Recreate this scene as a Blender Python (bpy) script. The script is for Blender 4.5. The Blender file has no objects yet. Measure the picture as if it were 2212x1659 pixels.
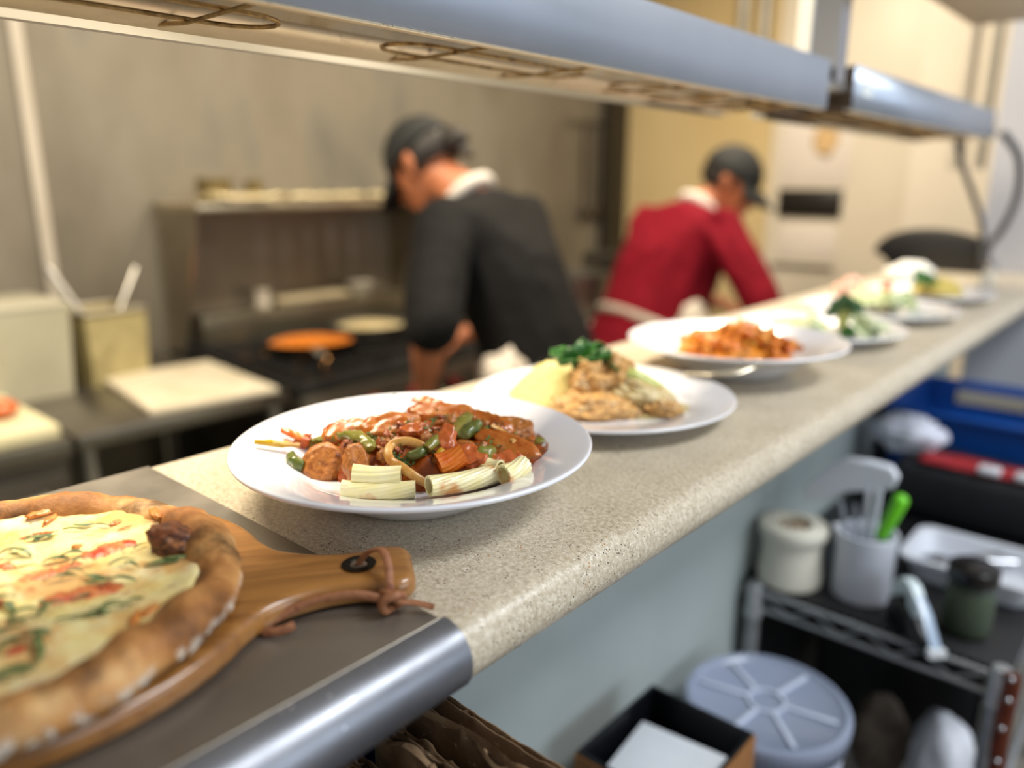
import bpy, bmesh, math, random
from math import sin, cos, pi, radians, sqrt, atan2, hypot
from mathutils import Vector, Matrix, Euler, noise
random.seed(7)
SC = bpy.context.scene
COL = SC.collection
Z0 = 1.20            # height of the pass counter above the floor; everything below is measured from the counter top
# ------------------------------------------------------------------ camera
CAMH = 0.25
FPX = 1670.0
PITCH = math.atan(430 / 1670)
YAW = radians(41.5)
FW = Vector((-sin(YAW) * cos(PITCH), cos(YAW) * cos(PITCH), -sin(PITCH)))
RT = Vector((cos(YAW), sin(YAW), 0))
UP = RT.cross(FW)
CP = Vector((0, 0, CAMH))
def ray(px, py):
    return FW * FPX + RT * (px - 1106) - UP * (py - 829.5)
def at_z(px, py, z):
    r = ray(px, py); return CP + r * ((z - CAMH) / r.z)
def at_x(px, py, x):
    r = ray(px, py); return CP + r * (x / r.x)
def at_y(px, py, y):
    r = ray(px, py); return CP + r * (y / r.y)
def at_d(px, py, d):
    return CP + ray(px, py) * (d / FPX)
cam = bpy.data.cameras.new('camera')
camo = bpy.data.objects.new('camera', cam); COL.objects.link(camo)
camo.location = (0, 0, CAMH)
camo.rotation_euler = (pi / 2 - PITCH, 0, YAW)
cam.sensor_width = 36; cam.lens = 36 * FPX / 2212
cam.clip_start = 0.02
cam.dof.use_dof = True; cam.dof.focus_distance = 0.555; cam.dof.aperture_fstop = 2.0
SC.camera = camo
SC.view_settings.view_transform = 'Standard'
SC.view_settings.look = 'None'
SC.view_settings.gamma = 1
SC.view_settings.exposure = 0.55
# ------------------------------------------------------------------ materials
def lin(c):
    if isinstance(c, str):
        c = [int(c[i:i + 2], 16) / 255 for i in (0, 2, 4)]
        c = [x / 12.92 if x <= .04045 else ((x + .055) / 1.055) ** 2.4 for x in c]
    return (c[0], c[1], c[2], 1)
class NT:
    def __init__(s, name):
        s.m = bpy.data.materials.new(name); s.m.use_nodes = True
        s.t = s.m.node_tree; s.b = s.t.nodes['Principled BSDF']
        s.tc = s.t.nodes.new('ShaderNodeTexCoord')
    def n(s, typ, **kw):
        nd = s.t.nodes.new('ShaderNode' + typ)
        for k, v in kw.items(): setattr(nd, k, v)
        return nd
    def link(s, a, b): s.t.links.new(a, b)
    def vec(s, scale=(1, 1, 1), src='Object'):
        mp = s.n('Mapping'); mp.inputs['Scale'].default_value = scale
        s.link(s.tc.outputs[src], mp.inputs[0]); return mp.outputs[0]
    def noise(s, scale, detail=4, rough=.55, vec=None, dist=0):
        nd = s.n('TexNoise'); nd.inputs['Scale'].default_value = scale
        nd.inputs['Detail'].default_value = detail; nd.inputs['Roughness'].default_value = rough
        nd.inputs['Distortion'].default_value = dist
        s.link(vec or s.tc.outputs['Object'], nd.inputs['Vector']); return nd.outputs[0]
    def voro(s, scale, vec=None, feat='F1', out='Distance'):
        nd = s.n('TexVoronoi', feature=feat); nd.inputs['Scale'].default_value = scale
        s.link(vec or s.tc.outputs['Object'], nd.inputs['Vector']); return nd.outputs[out]
    def ramp(s, fac, stops, interp='LINEAR'):
        nd = s.n('ValToRGB'); cr = nd.color_ramp; cr.interpolation = interp
        while len(cr.elements) < len(stops): cr.elements.new(.5)
        for e, (p, c) in zip(cr.elements, stops):
            e.position = p; e.color = lin(c) if not isinstance(c, (int, float)) else (c, c, c, 1)
        s.link(fac, nd.inputs[0]); return nd.outputs[0]
    def mix(s, fac, a, b):
        nd = s.n('Mix', data_type='RGBA')
        if isinstance(fac, (int, float)): nd.inputs[0].default_value = fac
        else: s.link(fac, nd.inputs[0])
        for k, v in ((6, a), (7, b)):
            if isinstance(v, (str, tuple)): nd.inputs[k].default_value = lin(v)
            else: s.link(v, nd.inputs[k])
        return nd.outputs[2]
    def math(s, op, a, b=0.0, clamp=False):
        nd = s.n('Math', operation=op, use_clamp=clamp)
        for k, v in ((0, a), (1, b)):
            if isinstance(v, (int, float)): nd.inputs[k].default_value = v
            else: s.link(v, nd.inputs[k])
        return nd.outputs[0]
    def col(s, c):
        if isinstance(c, (str, tuple)): s.b.inputs['Base Color'].default_value = lin(c)
        else: s.link(c, s.b.inputs['Base Color'])
    def set(s, rough=.5, metal=0, spec=.5, coat=0, trans=0, sss=0, ior=None, emis=None, estr=0, sheen=0):
        I = s.b.inputs
        if isinstance(rough, (int, float)): I['Roughness'].default_value = rough
        else: s.link(rough, I['Roughness'])
        I['Metallic'].default_value = metal; I['Specular IOR Level'].default_value = spec
        I['Coat Weight'].default_value = coat; I['Coat Roughness'].default_value = .12
        I['Transmission Weight'].default_value = trans
        if sss: I['Subsurface Weight'].default_value = sss; I['Subsurface Radius'].default_value = (.01, .004, .002)
        if ior: I['IOR'].default_value = ior
        if emis: I['Emission Color'].default_value = lin(emis); I['Emission Strength'].default_value = estr
        if sheen: I['Sheen Weight'].default_value = sheen
    def bump(s, h, strength=.3, dist=.002):
        nd = s.n('Bump'); nd.inputs['Strength'].default_value = strength; nd.inputs['Distance'].default_value = dist
        s.link(h, nd.inputs['Height']); s.link(nd.outputs[0], s.b.inputs['Normal']); s.link(nd.outputs[0], s.b.inputs['Coat Normal'])
MAT = {}
def M(name, cols, rough=.5, metal=0, scale=20, detail=4, bump=0, bscale=None, bdist=.002, stretch=None, src='Object', **kw):
    if name in MAT: return MAT[name]
    t = NT(name)
    if isinstance(cols, str): cols = [cols]
    if len(cols) == 1: t.col(cols[0])
    else:
        v = t.vec(stretch or (1, 1, 1), src)
        nz = t.noise(scale, detail, vec=v)
        n = len(cols)
        t.col(t.ramp(nz, [(.32 + .36 * i / (n - 1), c) for i, c in enumerate(cols)]))
    t.set(rough=rough, metal=metal, **kw)
    if bump: t.bump(t.noise(bscale or scale, 5, vec=t.vec(stretch or (1, 1, 1), src)), bump, bdist)
    MAT[name] = t.m
    return t.m
# ------------------------------------------------------------------ mesh builder
def frame(d):
    d = Vector(d).normalized()
    a = Vector((0, 0, 1)) if abs(d.z) < .9 else Vector((1, 0, 0))
    u = d.cross(a).normalized(); v = d.cross(u).normalized()
    return u, v, d
class MB:
    def __init__(s): s.v = []; s.f = []
    def add(s, vs, fs, mat=None):
        o = len(s.v)
        s.v += [(mat @ Vector(p)) if mat else Vector(p) for p in vs]
        s.f += [tuple(i + o for i in f) for f in fs]
        return s
    def bm(s, b, mat=None):
        b.verts.index_update()
        s.add([v.co.copy() for v in b.verts], [[v.index for v in f.verts] for f in b.faces], mat); b.free(); return s
    def box(s, c, d, bev=0, rot=None, seg=2):
        b = bmesh.new(); bmesh.ops.create_cube(b, size=1)
        for v in b.verts: v.co = Vector((v.co.x * d[0], v.co.y * d[1], v.co.z * d[2]))
        if bev: bmesh.ops.bevel(b, geom=b.edges[:], offset=min(bev, min(d) * .49), segments=seg, profile=.5, affect='EDGES')
        m = Matrix.Translation(c)
        if rot: m = m @ Euler(rot).to_matrix().to_4x4()
        return s.bm(b, m)
    def span(s, a, b, bev=0):     # box from corner a to corner b
        return s.box([(a[i] + b[i]) / 2 for i in range(3)], [abs(b[i] - a[i]) for i in range(3)], bev)
    def lathe(s, prof, seg=48, c=(0, 0, 0), mat=None, sx=1, sy=1):
        vs = []; fs = []; n = len(prof)
        for i in range(seg):
            t = 2 * pi * i / seg
            for r, z in prof: vs.append((c[0] + r * cos(t) * sx, c[1] + r * sin(t) * sy, c[2] + z))
        for i in range(seg):
            j = (i + 1) % seg
            for k in range(n - 1):
                a, b2, c2, d = i * n + k, j * n + k, j * n + k + 1, i * n + k + 1
                if prof[k][0] < 1e-6: fs.append((a, c2, d))
                elif prof[k + 1][0] < 1e-6: fs.append((a, b2, d))
                else: fs.append((a, b2, c2, d))
        return s.add(vs, fs, mat)
    def cyl(s, p0, p1, r0, r1=None, seg=20):
        r1 = r0 if r1 is None else r1
        p0 = Vector(p0); p1 = Vector(p1); u, v, d = frame(p1 - p0); vs = []; fs = []
        for p, r in ((p0, r0), (p1, r1)):
            for i in range(seg):
                t = 2 * pi * i / seg; vs.append(p + u * r * cos(t) + v * r * sin(t))
        for i in range(seg):
            j = (i + 1) % seg; fs.append((i, j, seg + j, seg + i))
        fs.append(tuple(range(seg - 1, -1, -1))); fs.append(tuple(range(seg, 2 * seg)))
        return s.add(vs, fs)
    def tube(s, pts, r, seg=10, closed=False, sx=1, sy=1, up=None, cap=True):
        pts = [Vector(p) for p in pts]; n = len(pts); vs = []; fs = []
        pu = None
        for i, p in enumerate(pts):
            a = pts[(i - 1) % n] if (closed or i) else p
            b = pts[(i + 1) % n] if (closed or i < n - 1) else p
            d = (b - a).normalized()
            if up is not None: u = d.cross(Vector(up)).normalized()
            elif pu is None: u = frame(d)[0]
            else: u = (pu - d * pu.dot(d)).normalized()
            pu = u; w = d.cross(u)
            rr = r[i] if isinstance(r, (list, tuple)) else r
            for k in range(seg):
                t = 2 * pi * k / seg; vs.append(p + u * rr * sx * cos(t) + w * rr * sy * sin(t))
        for i in range(n if closed else n - 1):
            j = (i + 1) % n
            for k in range(seg):
                l = (k + 1) % seg; fs.append((i * seg + k, i * seg + l, j * seg + l, j * seg + k))
        if not closed and cap:
            fs.append(tuple(range(seg - 1, -1, -1))); fs.append(tuple((n - 1) * seg + k for k in range(seg)))
        return s.add(vs, fs)
    def prism(s, poly, h, mat=None, bev=0, seg=2):  # poly in XY extruded 0..h
        b = bmesh.new()
        vs = [b.verts.new((x, y, 0)) for x, y in poly]; f = b.faces.new(vs)
        r = bmesh.ops.extrude_face_region(b, geom=[f])
        for g in r['geom']:
            if isinstance(g, bmesh.types.BMVert): g.co.z += h
        bmesh.ops.recalc_face_normals(b, faces=b.faces)
        if bev:
            ed = [e for e in b.edges if abs(e.verts[0].co.z - e.verts[1].co.z) < 1e-7]
            bmesh.ops.bevel(b, geom=ed, offset=bev, segments=seg, profile=.5, affect='EDGES')
        return s.bm(b, mat)
    def ball(s, c, r, sub=3, amp=0, freq=1, seed=0, rot=None):
        b = bmesh.new(); bmesh.ops.create_icosphere(b, subdivisions=sub, radius=1)
        rr = (r, r, r) if isinstance(r, (int, float)) else r
        for v in b.verts:
            k = 1
            if amp: k += amp * noise.fractal(v.co * freq + Vector((seed * 3.7, seed * 1.3, seed)), 1, 2, 3)
            v.co = Vector((v.co.x * rr[0], v.co.y * rr[1], v.co.z * rr[2])) * k
        m = Matrix.Translation(c)
        if rot is not None: m = m @ (rot.to_4x4() if isinstance(rot, Matrix) else Euler(rot).to_matrix().to_4x4())
        return s.bm(b, m)
    def hull(s, balls, sub=2):
        b = bmesh.new()
        for c, r in balls:
            rr = (r, r, r) if isinstance(r, (int, float)) else r
            m = Matrix.Translation(c) @ Matrix.Diagonal((rr[0], rr[1], rr[2], 1))
            bmesh.ops.create_icosphere(b, subdivisions=sub, radius=1, matrix=m)
        res = bmesh.ops.convex_hull(b, input=b.verts[:])
        kill = list({g for g in res['geom_interior'] + res['geom_unused'] if isinstance(g, bmesh.types.BMVert) and g.is_valid})
        bmesh.ops.delete(b, geom=kill, context='VERTS')
        return s.bm(b)
    def chain(s, pts):      # list of (point, radius) -> tapered capsules
        for a, b in zip(pts, pts[1:]): s.hull([a, b])
        return s
    def grid(s, fn, nu, nv, wrapu=False):
        vs = [fn(i / (nu if wrapu else nu - 1), j / (nv - 1)) for i in range(nu) for j in range(nv)]
        fs = []
        for i in range(nu if wrapu else nu - 1):
            k = (i + 1) % nu
            for j in range(nv - 1): fs.append((i * nv + j, k * nv + j, k * nv + j + 1, i * nv + j + 1))
        return s.add(vs, fs)
    def build(s, name, mat, parent=None, loc=None, sharp=40, rot=None, flat=False):
        me = bpy.data.meshes.new(name); me.from_pydata([tuple(p) for p in s.v], [], s.f); me.update()
        b = bmesh.new(); b.from_mesh(me)
        bmesh.ops.recalc_face_normals(b, faces=b.faces)
        for f in b.faces: f.smooth = not flat
        for e in b.edges:
            if len(e.link_faces) == 2:
                e.smooth = e.calc_face_angle(0) < radians(sharp)
        b.to_mesh(me); b.free()
        o = bpy.data.objects.new(name, me); COL.objects.link(o)
        if mat: me.materials.append(mat)
        if parent: o.parent = parent
        if loc is not None: o.location = loc
        if rot is not None: o.rotation_euler = rot
        return o
def tag(o, label=None, cat=None, group=None, kind=None):
    if label: o['label'] = label
    if cat: o['category'] = cat
    if group: o['group'] = group
    if kind: o['kind'] = kind
    return o
def thing(name, label, cat, loc=(0, 0, 0), rotz=0, group=None):
    o = bpy.data.objects.new(name, None); COL.objects.link(o); o.empty_display_size = .05
    o.location = loc; o.rotation_euler = (0, 0, rotz)
    return tag(o, label, cat, group)
def struct(name, mb, mat, parent=None):
    o = mb.build(name, mat, parent)
    if not parent: o['kind'] = 'structure'
    return o
def solid(name, mb, mat, label, cat, loc=(0, 0, 0), rot=None, group=None, **k):
    return tag(mb.build(name, mat, None, loc, rot=rot, **k), label, cat, group)
def sub(o, lv=1):
    m = o.modifiers.new('smooth', 'SUBSURF'); m.levels = lv; m.render_levels = lv; return o
def solidify(o, t, off=0):
    m = o.modifiers.new('thick', 'SOLIDIFY'); m.thickness = t; m.offset = off; return o
def remesh(o, vox, it=4, f=.5):
    m = o.modifiers.new('skin', 'REMESH'); m.mode = 'VOXEL'; m.voxel_size = vox; m.use_smooth_shade = True
    if it:
        k = o.modifiers.new('soft', 'SMOOTH'); k.factor = f; k.iterations = it
    return o
def spline(pts, n=8):
    pts = [Vector(p) for p in pts]; out = []
    for i in range(len(pts) - 1):
        p0 = pts[max(i - 1, 0)]; p1 = pts[i]; p2 = pts[i + 1]; p3 = pts[min(i + 2, len(pts) - 1)]
        for k in range(n):
            t = k / n
            out.append(.5 * ((2 * p1) + (p2 - p0) * t + (2 * p0 - 5 * p1 + 4 * p2 - p3) * t * t + (3 * p1 - p0 - 3 * p2 + p3) * t ** 3))
    out.append(pts[-1]); return out
# common materials
def steel(name, c1, c2, rough=.35, scale=6, stretch=(1, 1, 1), metal=.9, bump=.06):
    return M(name, [c1, c2], rough=rough, metal=metal, scale=scale, detail=6, bump=bump, bscale=60, stretch=stretch)
STEEL = steel('brushed_steel', '9a968e', 'b5b1a8')
STEEL_D = steel('dull_steel', '6b665d', '847d70', rough=.42)
CHROME = M('chrome', ['c4c6ca'], rough=.14, metal=1)
CHROME_D = M('worn_chrome', ['a8abae', 'c6c9cc'], rough=.35, metal=.7, scale=30)
BLACK = M('black_plastic', ['0b0b0d'], rough=.45)
BLACKM = M('black_iron', ['0a0a0a', '151412'], rough=.55, scale=30)
WHITEP = M('white_plastic', ['d9dbe0'], rough=.35)
CREAMP = M('cream_plastic', ['ded9c8'], rough=.4)
GLAZE = M('white_glaze', ['e9e9ee'], rough=.08, spec=.6, coat=.5)
RUBBER = M('dark_rubber', ['141414'], rough=.7)
# ------------------------------------------------------------------ the room
XL, YF, XR, YB, ZC = -2.55, 3.77, 2.7, -1.6, 1.55     # left wall, far wall, right wall, back wall, ceiling
def wall_mat():
    t = NT('stained_steel_cladding')
    v = t.vec((1, 1, .45))
    a = t.noise(1.7, 5, .6, v)
    c = t.ramp(a, [(.3, '635c50'), (.45, '787062'), (.6, '878072'), (.72, '726f66')])
    t.col(c); t.set(rough=.55, metal=.25, spec=.3)
    t.bump(t.noise(9, 3), .1, .01); return t.m
struct('wall_left', MB().span((XL - .1, YB, -Z0), (XL, YF, ZC)), wall_mat())
def far_mat():
    t = NT('painted_far_wall')
    t.col(t.ramp(t.noise(1.2, 3), [(.35, 'c2ab7c'), (.7, 'cdb98d')])); t.set(rough=.7, spec=.2); return t.m
struct('wall_far', MB().span((XL - .1, YF, -Z0), (XR, YF + .1, ZC)), far_mat())
struct('wall_right', MB().span((XR, YB, -Z0), (XR + .1, -.4, ZC)).span((XR, 3.2, -Z0), (XR + .1, YF, ZC))
       .span((XR, -.4, -Z0), (XR + .1, 3.2, -.1)).span((XR, -.4, 1.35), (XR + .1, 3.2, ZC)), M('grey_paint', ['b9bbc2', 'c3c5ca'], rough=.7, scale=3))
struct('wall_back', MB().span((XL, YB - .1, -Z0), (XR, YB, ZC)), MAT['grey_paint'])
w = struct('window_1', MB().span((XR + .01, -.4, -.1), (XR + .07, -.34, 1.35)).span((XR + .01, 3.14, -.1), (XR + .07, 3.2, 1.35))
           .span((XR + .01, -.34, -.1), (XR + .07, 3.14, -.04)).span((XR + .01, -.34, 1.29), (XR + .07, 3.14, 1.35))
           .span((XR + .01, 1.37, -.04), (XR + .07, 1.43, 1.29)), M('window_frame', ['8b8d90'], rough=.4))
def floor_mat():
    t = NT('quarry_tile')
    br = t.n('TexBrick'); br.offset = 0; br.inputs['Scale'].default_value = 1
    br.inputs['Brick Width'].default_value = .2; br.inputs['Row Height'].default_value = .2; br.inputs['Mortar Size'].default_value = .006
    br.inputs['Color1'].default_value = lin('8a8478'); br.inputs['Color2'].default_value = lin('7d776c'); br.inputs['Mortar'].default_value = lin('4c4944')
    t.link(t.tc.outputs['Object'], br.inputs[0]); t.col(br.outputs[0]); t.set(rough=.5); return t.m
struct('floor', MB().span((XL - .1, YB - .1, -Z0 - .1), (XR + .1, YF + .1, -Z0)), floor_mat())
struct('ceiling', MB().span((XL - .1, YB - .1, ZC), (XR + .1, YF + .1, ZC + .1)), M('ceiling_white', ['d6d2c8', 'dedacf'], rough=.8, scale=2))
# corner post, wall seam strip, white cooler door on the far wall, grey return wall at the counter's end
struct('trim_1', MB().span((XL, YF - .16, -Z0), (XL + .07, YF, ZC)), M('dark_trim', ['221d15', '2b251b'], rough=.5, scale=4))
def seam_mat(): return M('seam_strip', ['b3a999', 'bdb4a5'], rough=.45, scale=5)
struct('trim_2', MB().span((XL, .80, -.35), (XL + .015, .835, ZC), .004), seam_mat())
d = struct('door_1', MB().span((-1.63, YF - .06, -Z0), (-.86, YF, 1.5), .008), M('cooler_white', ['cbc1b0', 'd5cbba'], rough=.45, scale=2))
GREYW = M('grey_partition', ['a5a6ad', 'b1b1b6'], rough=.6, scale=2)
struct('wall_partition', MB().span((-.50, 2.66, -Z0), (XR, 2.78, ZC)), GREYW)
struct('wall_return', MB().span((-.95, 3.5, -Z0), (-.50, 3.56, ZC)), M('return_wall', ['cfc6b8', 'd8cfc0'], rough=.6, scale=2))
struct('wall_counter', MB().span((-.67, YB, -Z0), (-.53, 2.66, -.041)), M('counter_panel', ['a9b3b1', 'b7c0bd'], rough=.4, scale=3))
# soffit over the far end and the wall pipes
sa_, sb_ = at_z(2003, 0, .60), at_z(2085, 62, .60)
struct('trim_3', MB().span(((sa_.x + sb_.x) / 2, 1.35, .60), (-.27, sb_.y, ZC), .02), M('soffit_beige', ['b0a08a', 'b9aa94'], rough=.6, scale=3))
def pipe(name, p0, p1, r, mat, label):
    o = MB().cyl(p0, p1, r, seg=16).build(name, mat, None, None)
    return tag(o, label, 'pipe')
PIPE = M('galvanised', ['9c988f', 'aeaaa2'], rough=.45, metal=.4, scale=12)
pipe('wall_pipe', (-1.83, YF - .03, .75), (-1.83, YF - .03, ZC), .028, PIPE, 'grey conduit on the tan far wall, farther left from the lamp post')
pipe('wall_pipe', (-1.72, YF - .03, .75), (-1.72, YF - .03, ZC), .028, PIPE, 'grey conduit on the tan far wall just left of the lamp post')
pipe('wall_pipe', (-.66, 2.95, .30), (-.66, 2.95, ZC), .025, M('pipe_grey', ['a9a397', 'b8b1a5'], rough=.5, scale=8), 'pale grey vertical pipe beyond the far end of the second heat lamp')
pipe('wall_pipe', (-.59, 2.95, .30), (-.59, 2.95, ZC), .016, PIPE, 'thin dark vertical pipe between pale pipe and grey wall')
# ------------------------------------------------------------------ the pass counter
def nose(x0, x1, t, r, n=10):
    """counter cross-section (x, z): flat top from x0 to a round nose ending at x1."""
    p = [(x0, -t), (x0, -.003), (x0 + .003, 0)]
    for i in range(n + 1):
        a = pi / 2 - pi * i / n
        p.append((x1 - r + r * cos(a), -t / 2 + t / 2 * sin(a)))
    return p
def extrude_y(prof, y0, y1):
    m = MB(); n = len(prof)
    m.add([(x, y0, z) for x, z in prof] + [(x, y1, z) for x, z in prof],
          [(i, (i + 1) % n, n + (i + 1) % n, n + i) for i in range(n)] + [tuple(range(n - 1, -1, -1)), tuple(range(n, 2 * n))])
    return m
def stone_mat():
    t = NT('speckled_laminate')
    base = t.ramp(t.noise(260, 3, .6), [(.3, '8e8069'), (.5, 'bfb198'), (.68, 'e2d9c6')])
    big = t.ramp(t.noise(18, 3), [(.3, 'b5a890'), (.7, 'cbbfa8')])
    c = t.mix(.45, base, big)
    v1 = t.voro(430); c = t.mix(t.ramp(v1, [(.14, .8), (.28, 0)]), c, 'e6dfd0')
    m1 = t.noise(70, 2)
    v2 = t.voro(330, t.vec((1, 1.15, 1)))
    dk = t.math('MULTIPLY', t.ramp(v2, [(.17, 1), (.27, 0)]), t.ramp(m1, [(.5, 0), (.58, 1)]))
    c = t.mix(dk, c, '3d342b')
    v3 = t.voro(240); br = t.math('MULTIPLY', t.ramp(v3, [(.12, 1), (.24, 0)]), t.ramp(t.noise(45, 2), [(.55, 0), (.62, 1)]))
    c = t.mix(br, c, 'a8764c')
    t.col(c); t.set(rough=t.ramp(t.noise(12, 3), [(.3, .26), (.7, .38)]), spec=.5)
    t.bump(t.noise(420, 3), .22, .0012)
    return t.m
SEAM = .277
solid('stone_countertop', extrude_y(nose(-.69, -.28, .042, .02), SEAM, 2.655), stone_mat(),
      'long beige speckled pass counter top with rounded front edge', 'countertop')
def ctr_steel():
    t = NT('scratched_counter_steel')
    v = t.vec((40, 900, 40)); v2 = t.vec((900, 40, 40))
    s1 = t.noise(1, 4, .6, v); s2 = t.noise(1, 4, .6, v2)
    c = t.ramp(t.noise(7, 4), [(.3, '79736a'), (.7, '979085')])
    c = t.mix(t.math('MULTIPLY', t.ramp(s1, [(.5, 0), (.7, 1)]), .25), c, '98938a')
    c = t.mix(t.math('MULTIPLY', t.ramp(s2, [(.5, 0), (.7, 1)]), .25), c, '8f8a82')
    t.col(c); t.set(rough=t.ramp(t.noise(15, 5), [(.3, .33), (.7, .48)]), metal=.75)
    t.bump(s2, .05, .0006); return t.m
sc = thing('steel_countertop', 'scratched stainless counter section under the wooden pizza paddle', 'countertop', (0, 0, 0))
extrude_y([(x, z) for x, z in nose(-.69, -.302, .003, .0015)], YB + .02, SEAM).build('top_sheet', ctr_steel(), sc, (0, 0, .0022))
def edge_mat():
    t = NT('steel_nose')
    c = t.ramp(t.noise(14, 4, .6, t.vec((1, .4, 1))), [(.3, '6f7177'), (.7, '8e9096')])
    v = t.voro(170, t.vec((1, .7, 1.2)))
    c = t.mix(t.math('MULTIPLY', t.ramp(v, [(.10, 1), (.18, 0)]), t.ramp(t.noise(22, 2), [(.54, 0), (.6, 1)])), c, 'e0e0e6')  # pale dots: glints of tiny droplets put into the colour
    t.col(c); t.set(rough=t.ramp(t.noise(25, 4), [(.3, .30), (.7, .46)]), metal=.7); t.bump(t.noise(40, 3), .05, .002); return t.m
pn = []
for i in range(15):
    a = pi / 2 - pi * 1.0 * i / 14; pn.append((-.301 + .0235 * cos(a), -.0205 + .0232 * sin(a)))
inner = [(-.301 + .0215 * cos(pi / 2 - pi * i / 14), -.0205 + .0212 * sin(pi / 2 - pi * i / 14)) for i in range(14, -1, -1)]
extrude_y(pn + [(-.34, -.0437), (-.34, -.0417)] + inner, YB + .02, SEAM + .003).build('rolled_edge', edge_mat(), sc)
# ------------------------------------------------------------------ heat lamps
LX0, LX1 = -.617, -.45
def lamp_blue():
    t = NT('lamp_face_steel')
    c = t.ramp(t.noise(5, 4), [(.3, 'a4adbb'), (.7, 'b2bac6')])
    v = t.voro(26); c = t.mix(t.math('MULTIPLY', t.ramp(v, [(.05, .7), (.09, 0)]), t.ramp(t.noise(9, 2), [(.56, 0), (.6, 1)])), c, 'd8dde6')
    t.col(c); t.set(rough=.42, metal=.6); t.bump(t.noise(30, 3), .02, .001); return t.m
def trough_mat():
    t = NT('heat_stained_reflector')
    c = t.ramp(t.noise(16, 5, .65), [(.28, '97958f'), (.45, 'b9b7b0'), (.6, 'bdb39d'), (.75, 'a08f70')])
    r = t.math('MULTIPLY', t.ramp(t.noise(60, 4, .7), [(.62, 0), (.72, 1)]), t.ramp(t.noise(8, 2), [(.45, 0), (.65, 1)]))
    c = t.mix(r, c, '4a2f18')
    t.col(c); t.set(rough=.4, metal=.55); return t.m
def flange_mat():
    t = NT('heat_stained_flange')
    c = t.ramp(t.noise(20, 5, .65, t.vec((1, .4, 1))), [(.3, 'c9bb9e'), (.5, 'e2d6bc'), (.7, 'd0c0a0')])
    r = t.math('MULTIPLY', t.ramp(t.noise(90, 4, .7), [(.60, 0), (.70, 1)]), t.ramp(t.noise(12, 2), [(.5, 0), (.65, 1)]))
    c = t.mix(r, c, '4d3016'); t.col(c); t.set(rough=.42, metal=.35); return t.m
BLUE, TROUGH, FLANGE = lamp_blue(), trough_mat(), flange_mat()
LIPW = M('bright_lip', ['b5afa0'], rough=.45, metal=.3)
WIRE = M('guard_wire', ['8a6f46', 'b79a68', '6f5230'], rough=.35, metal=.8, scale=60)
RUST = M('rusty_dark_steel', ['2c221a', '4a3a2a', '3a2e25'], rough=.6, scale=40)
def lamp(label, y0, y1, zb, guards, dark=False):
    L = thing('heat_lamp', label, 'heat lamp', (0, y0, zb))
    H, ln = .066, y1 - y0
    def sheet(name, prof, mat, t=.0012):
        m = MB(); n = len(prof)
        m.add([(x, 0, z) for x, z in prof] + [(x, ln, z) for x, z in prof], [(i, i + 1, n + i + 1, n + i) for i in range(n - 1)])
        return solidify(m.build(name, mat, L), t)
    sheet('front_panel', [(LX1 - .012, .004), (LX1 - .012, 0), (LX1, 0), (LX1, H), (LX1 - .008, H)], BLUE)
    sheet('top_panel', [(LX1 - .003, H - .001), (LX0 + .002, H - .001)], STEEL)
    sheet('front_lip', [(LX1 - .0125, -.0012), (LX1 - .001, -.0014)], FLANGE)
    sheet('back_panel', [(LX0, H), (LX0, -.003), (LX0 + .0035, -.003)], LIPW)
    sheet('reflector', [(LX1 - .016, .006), (LX1 - .028, .026), (LX1 - .05, .038), (LX0 + .075, .038), (LX0 + .047, .016)], TROUGH if not dark else RUST)
    sheet('back_flange', [(LX0 + .047, .0165), (LX0 + .044, .010), (LX0 + .014, .002), (LX0 + .012, .006)], FLANGE if not dark else RUST)
    for y, s in ((0, 1), (ln, -1)):
        MB().span((LX0 + .002, y, .004), (LX1 - .002, y + s * .003, H - .002)).build('end_cap', RUST, L)
    MB().cyl((-.53, .03, .028), (-.53, ln - .03, .028), .0045, seg=10).build('heating_element', M('element', ['4a4038'], rough=.4, metal=.6), L)
    for g0, g1 in guards:                      # wire guard: a long loop with rounded ends plus cross wires clipped to both lips
        g0 -= y0; g1 -= y0
        xa, xb, r = -.563, -.512, .0255; xm = (xa + xb) / 2
        pts = [(xa, g0 + r, 0), (xa, g1 - r, 0)]
        pts += [(xm - r * cos(pi * k / 8), g1 - r + r * 1.4 * sin(pi * k / 8), 0) for k in range(1, 8)]
        pts += [(xb, g1 - r, 0), (xb, g0 + r, 0)]
        pts += [(xm + r * cos(pi * k / 8), g0 + r - r * 1.4 * sin(pi * k / 8), 0) for k in range(1, 8)]
        gd = MB().tube([Vector((a, b, .004)) for a, b, c in pts], .0017, 8, closed=True).build('wire_guard', WIRE, L)
        for y in (g0 + .045, g1 - .045):
            MB().tube([(LX0 + .01, y - .004, .005), (xa, y, .0015), (xb, y, .0015), (LX1 - .008, y + .004, .003)], .0016, 8).build('cross_wire', WIRE, gd)
    return L
L1 = lamp('long heat lamp with pale blue grey steel face over the near plates', -.5, 1.205, .359, [(-.42, -.1), (.02, .335), (.46, .70), (.80, 1.0), (1.02, 1.19)])
L2 = lamp('shorter heat lamp with a white sticker, over the far end of the counter', 1.312, 2.36, .364, [(1.40, 1.68), (1.76, 2.02), (2.08, 2.30)], True)
MB().span((LX1 + .0005, .035, .024), (LX1 + .0015, .085, .046)).build('sticker', M('sticker', ['d3d8d6'], rough=.6), L2)
MB().cyl((LX1 - .02, 1.04, .02), (LX1 - .02, 1.085, .02), .018, seg=20).build('knob', BLACK, L2)
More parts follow.
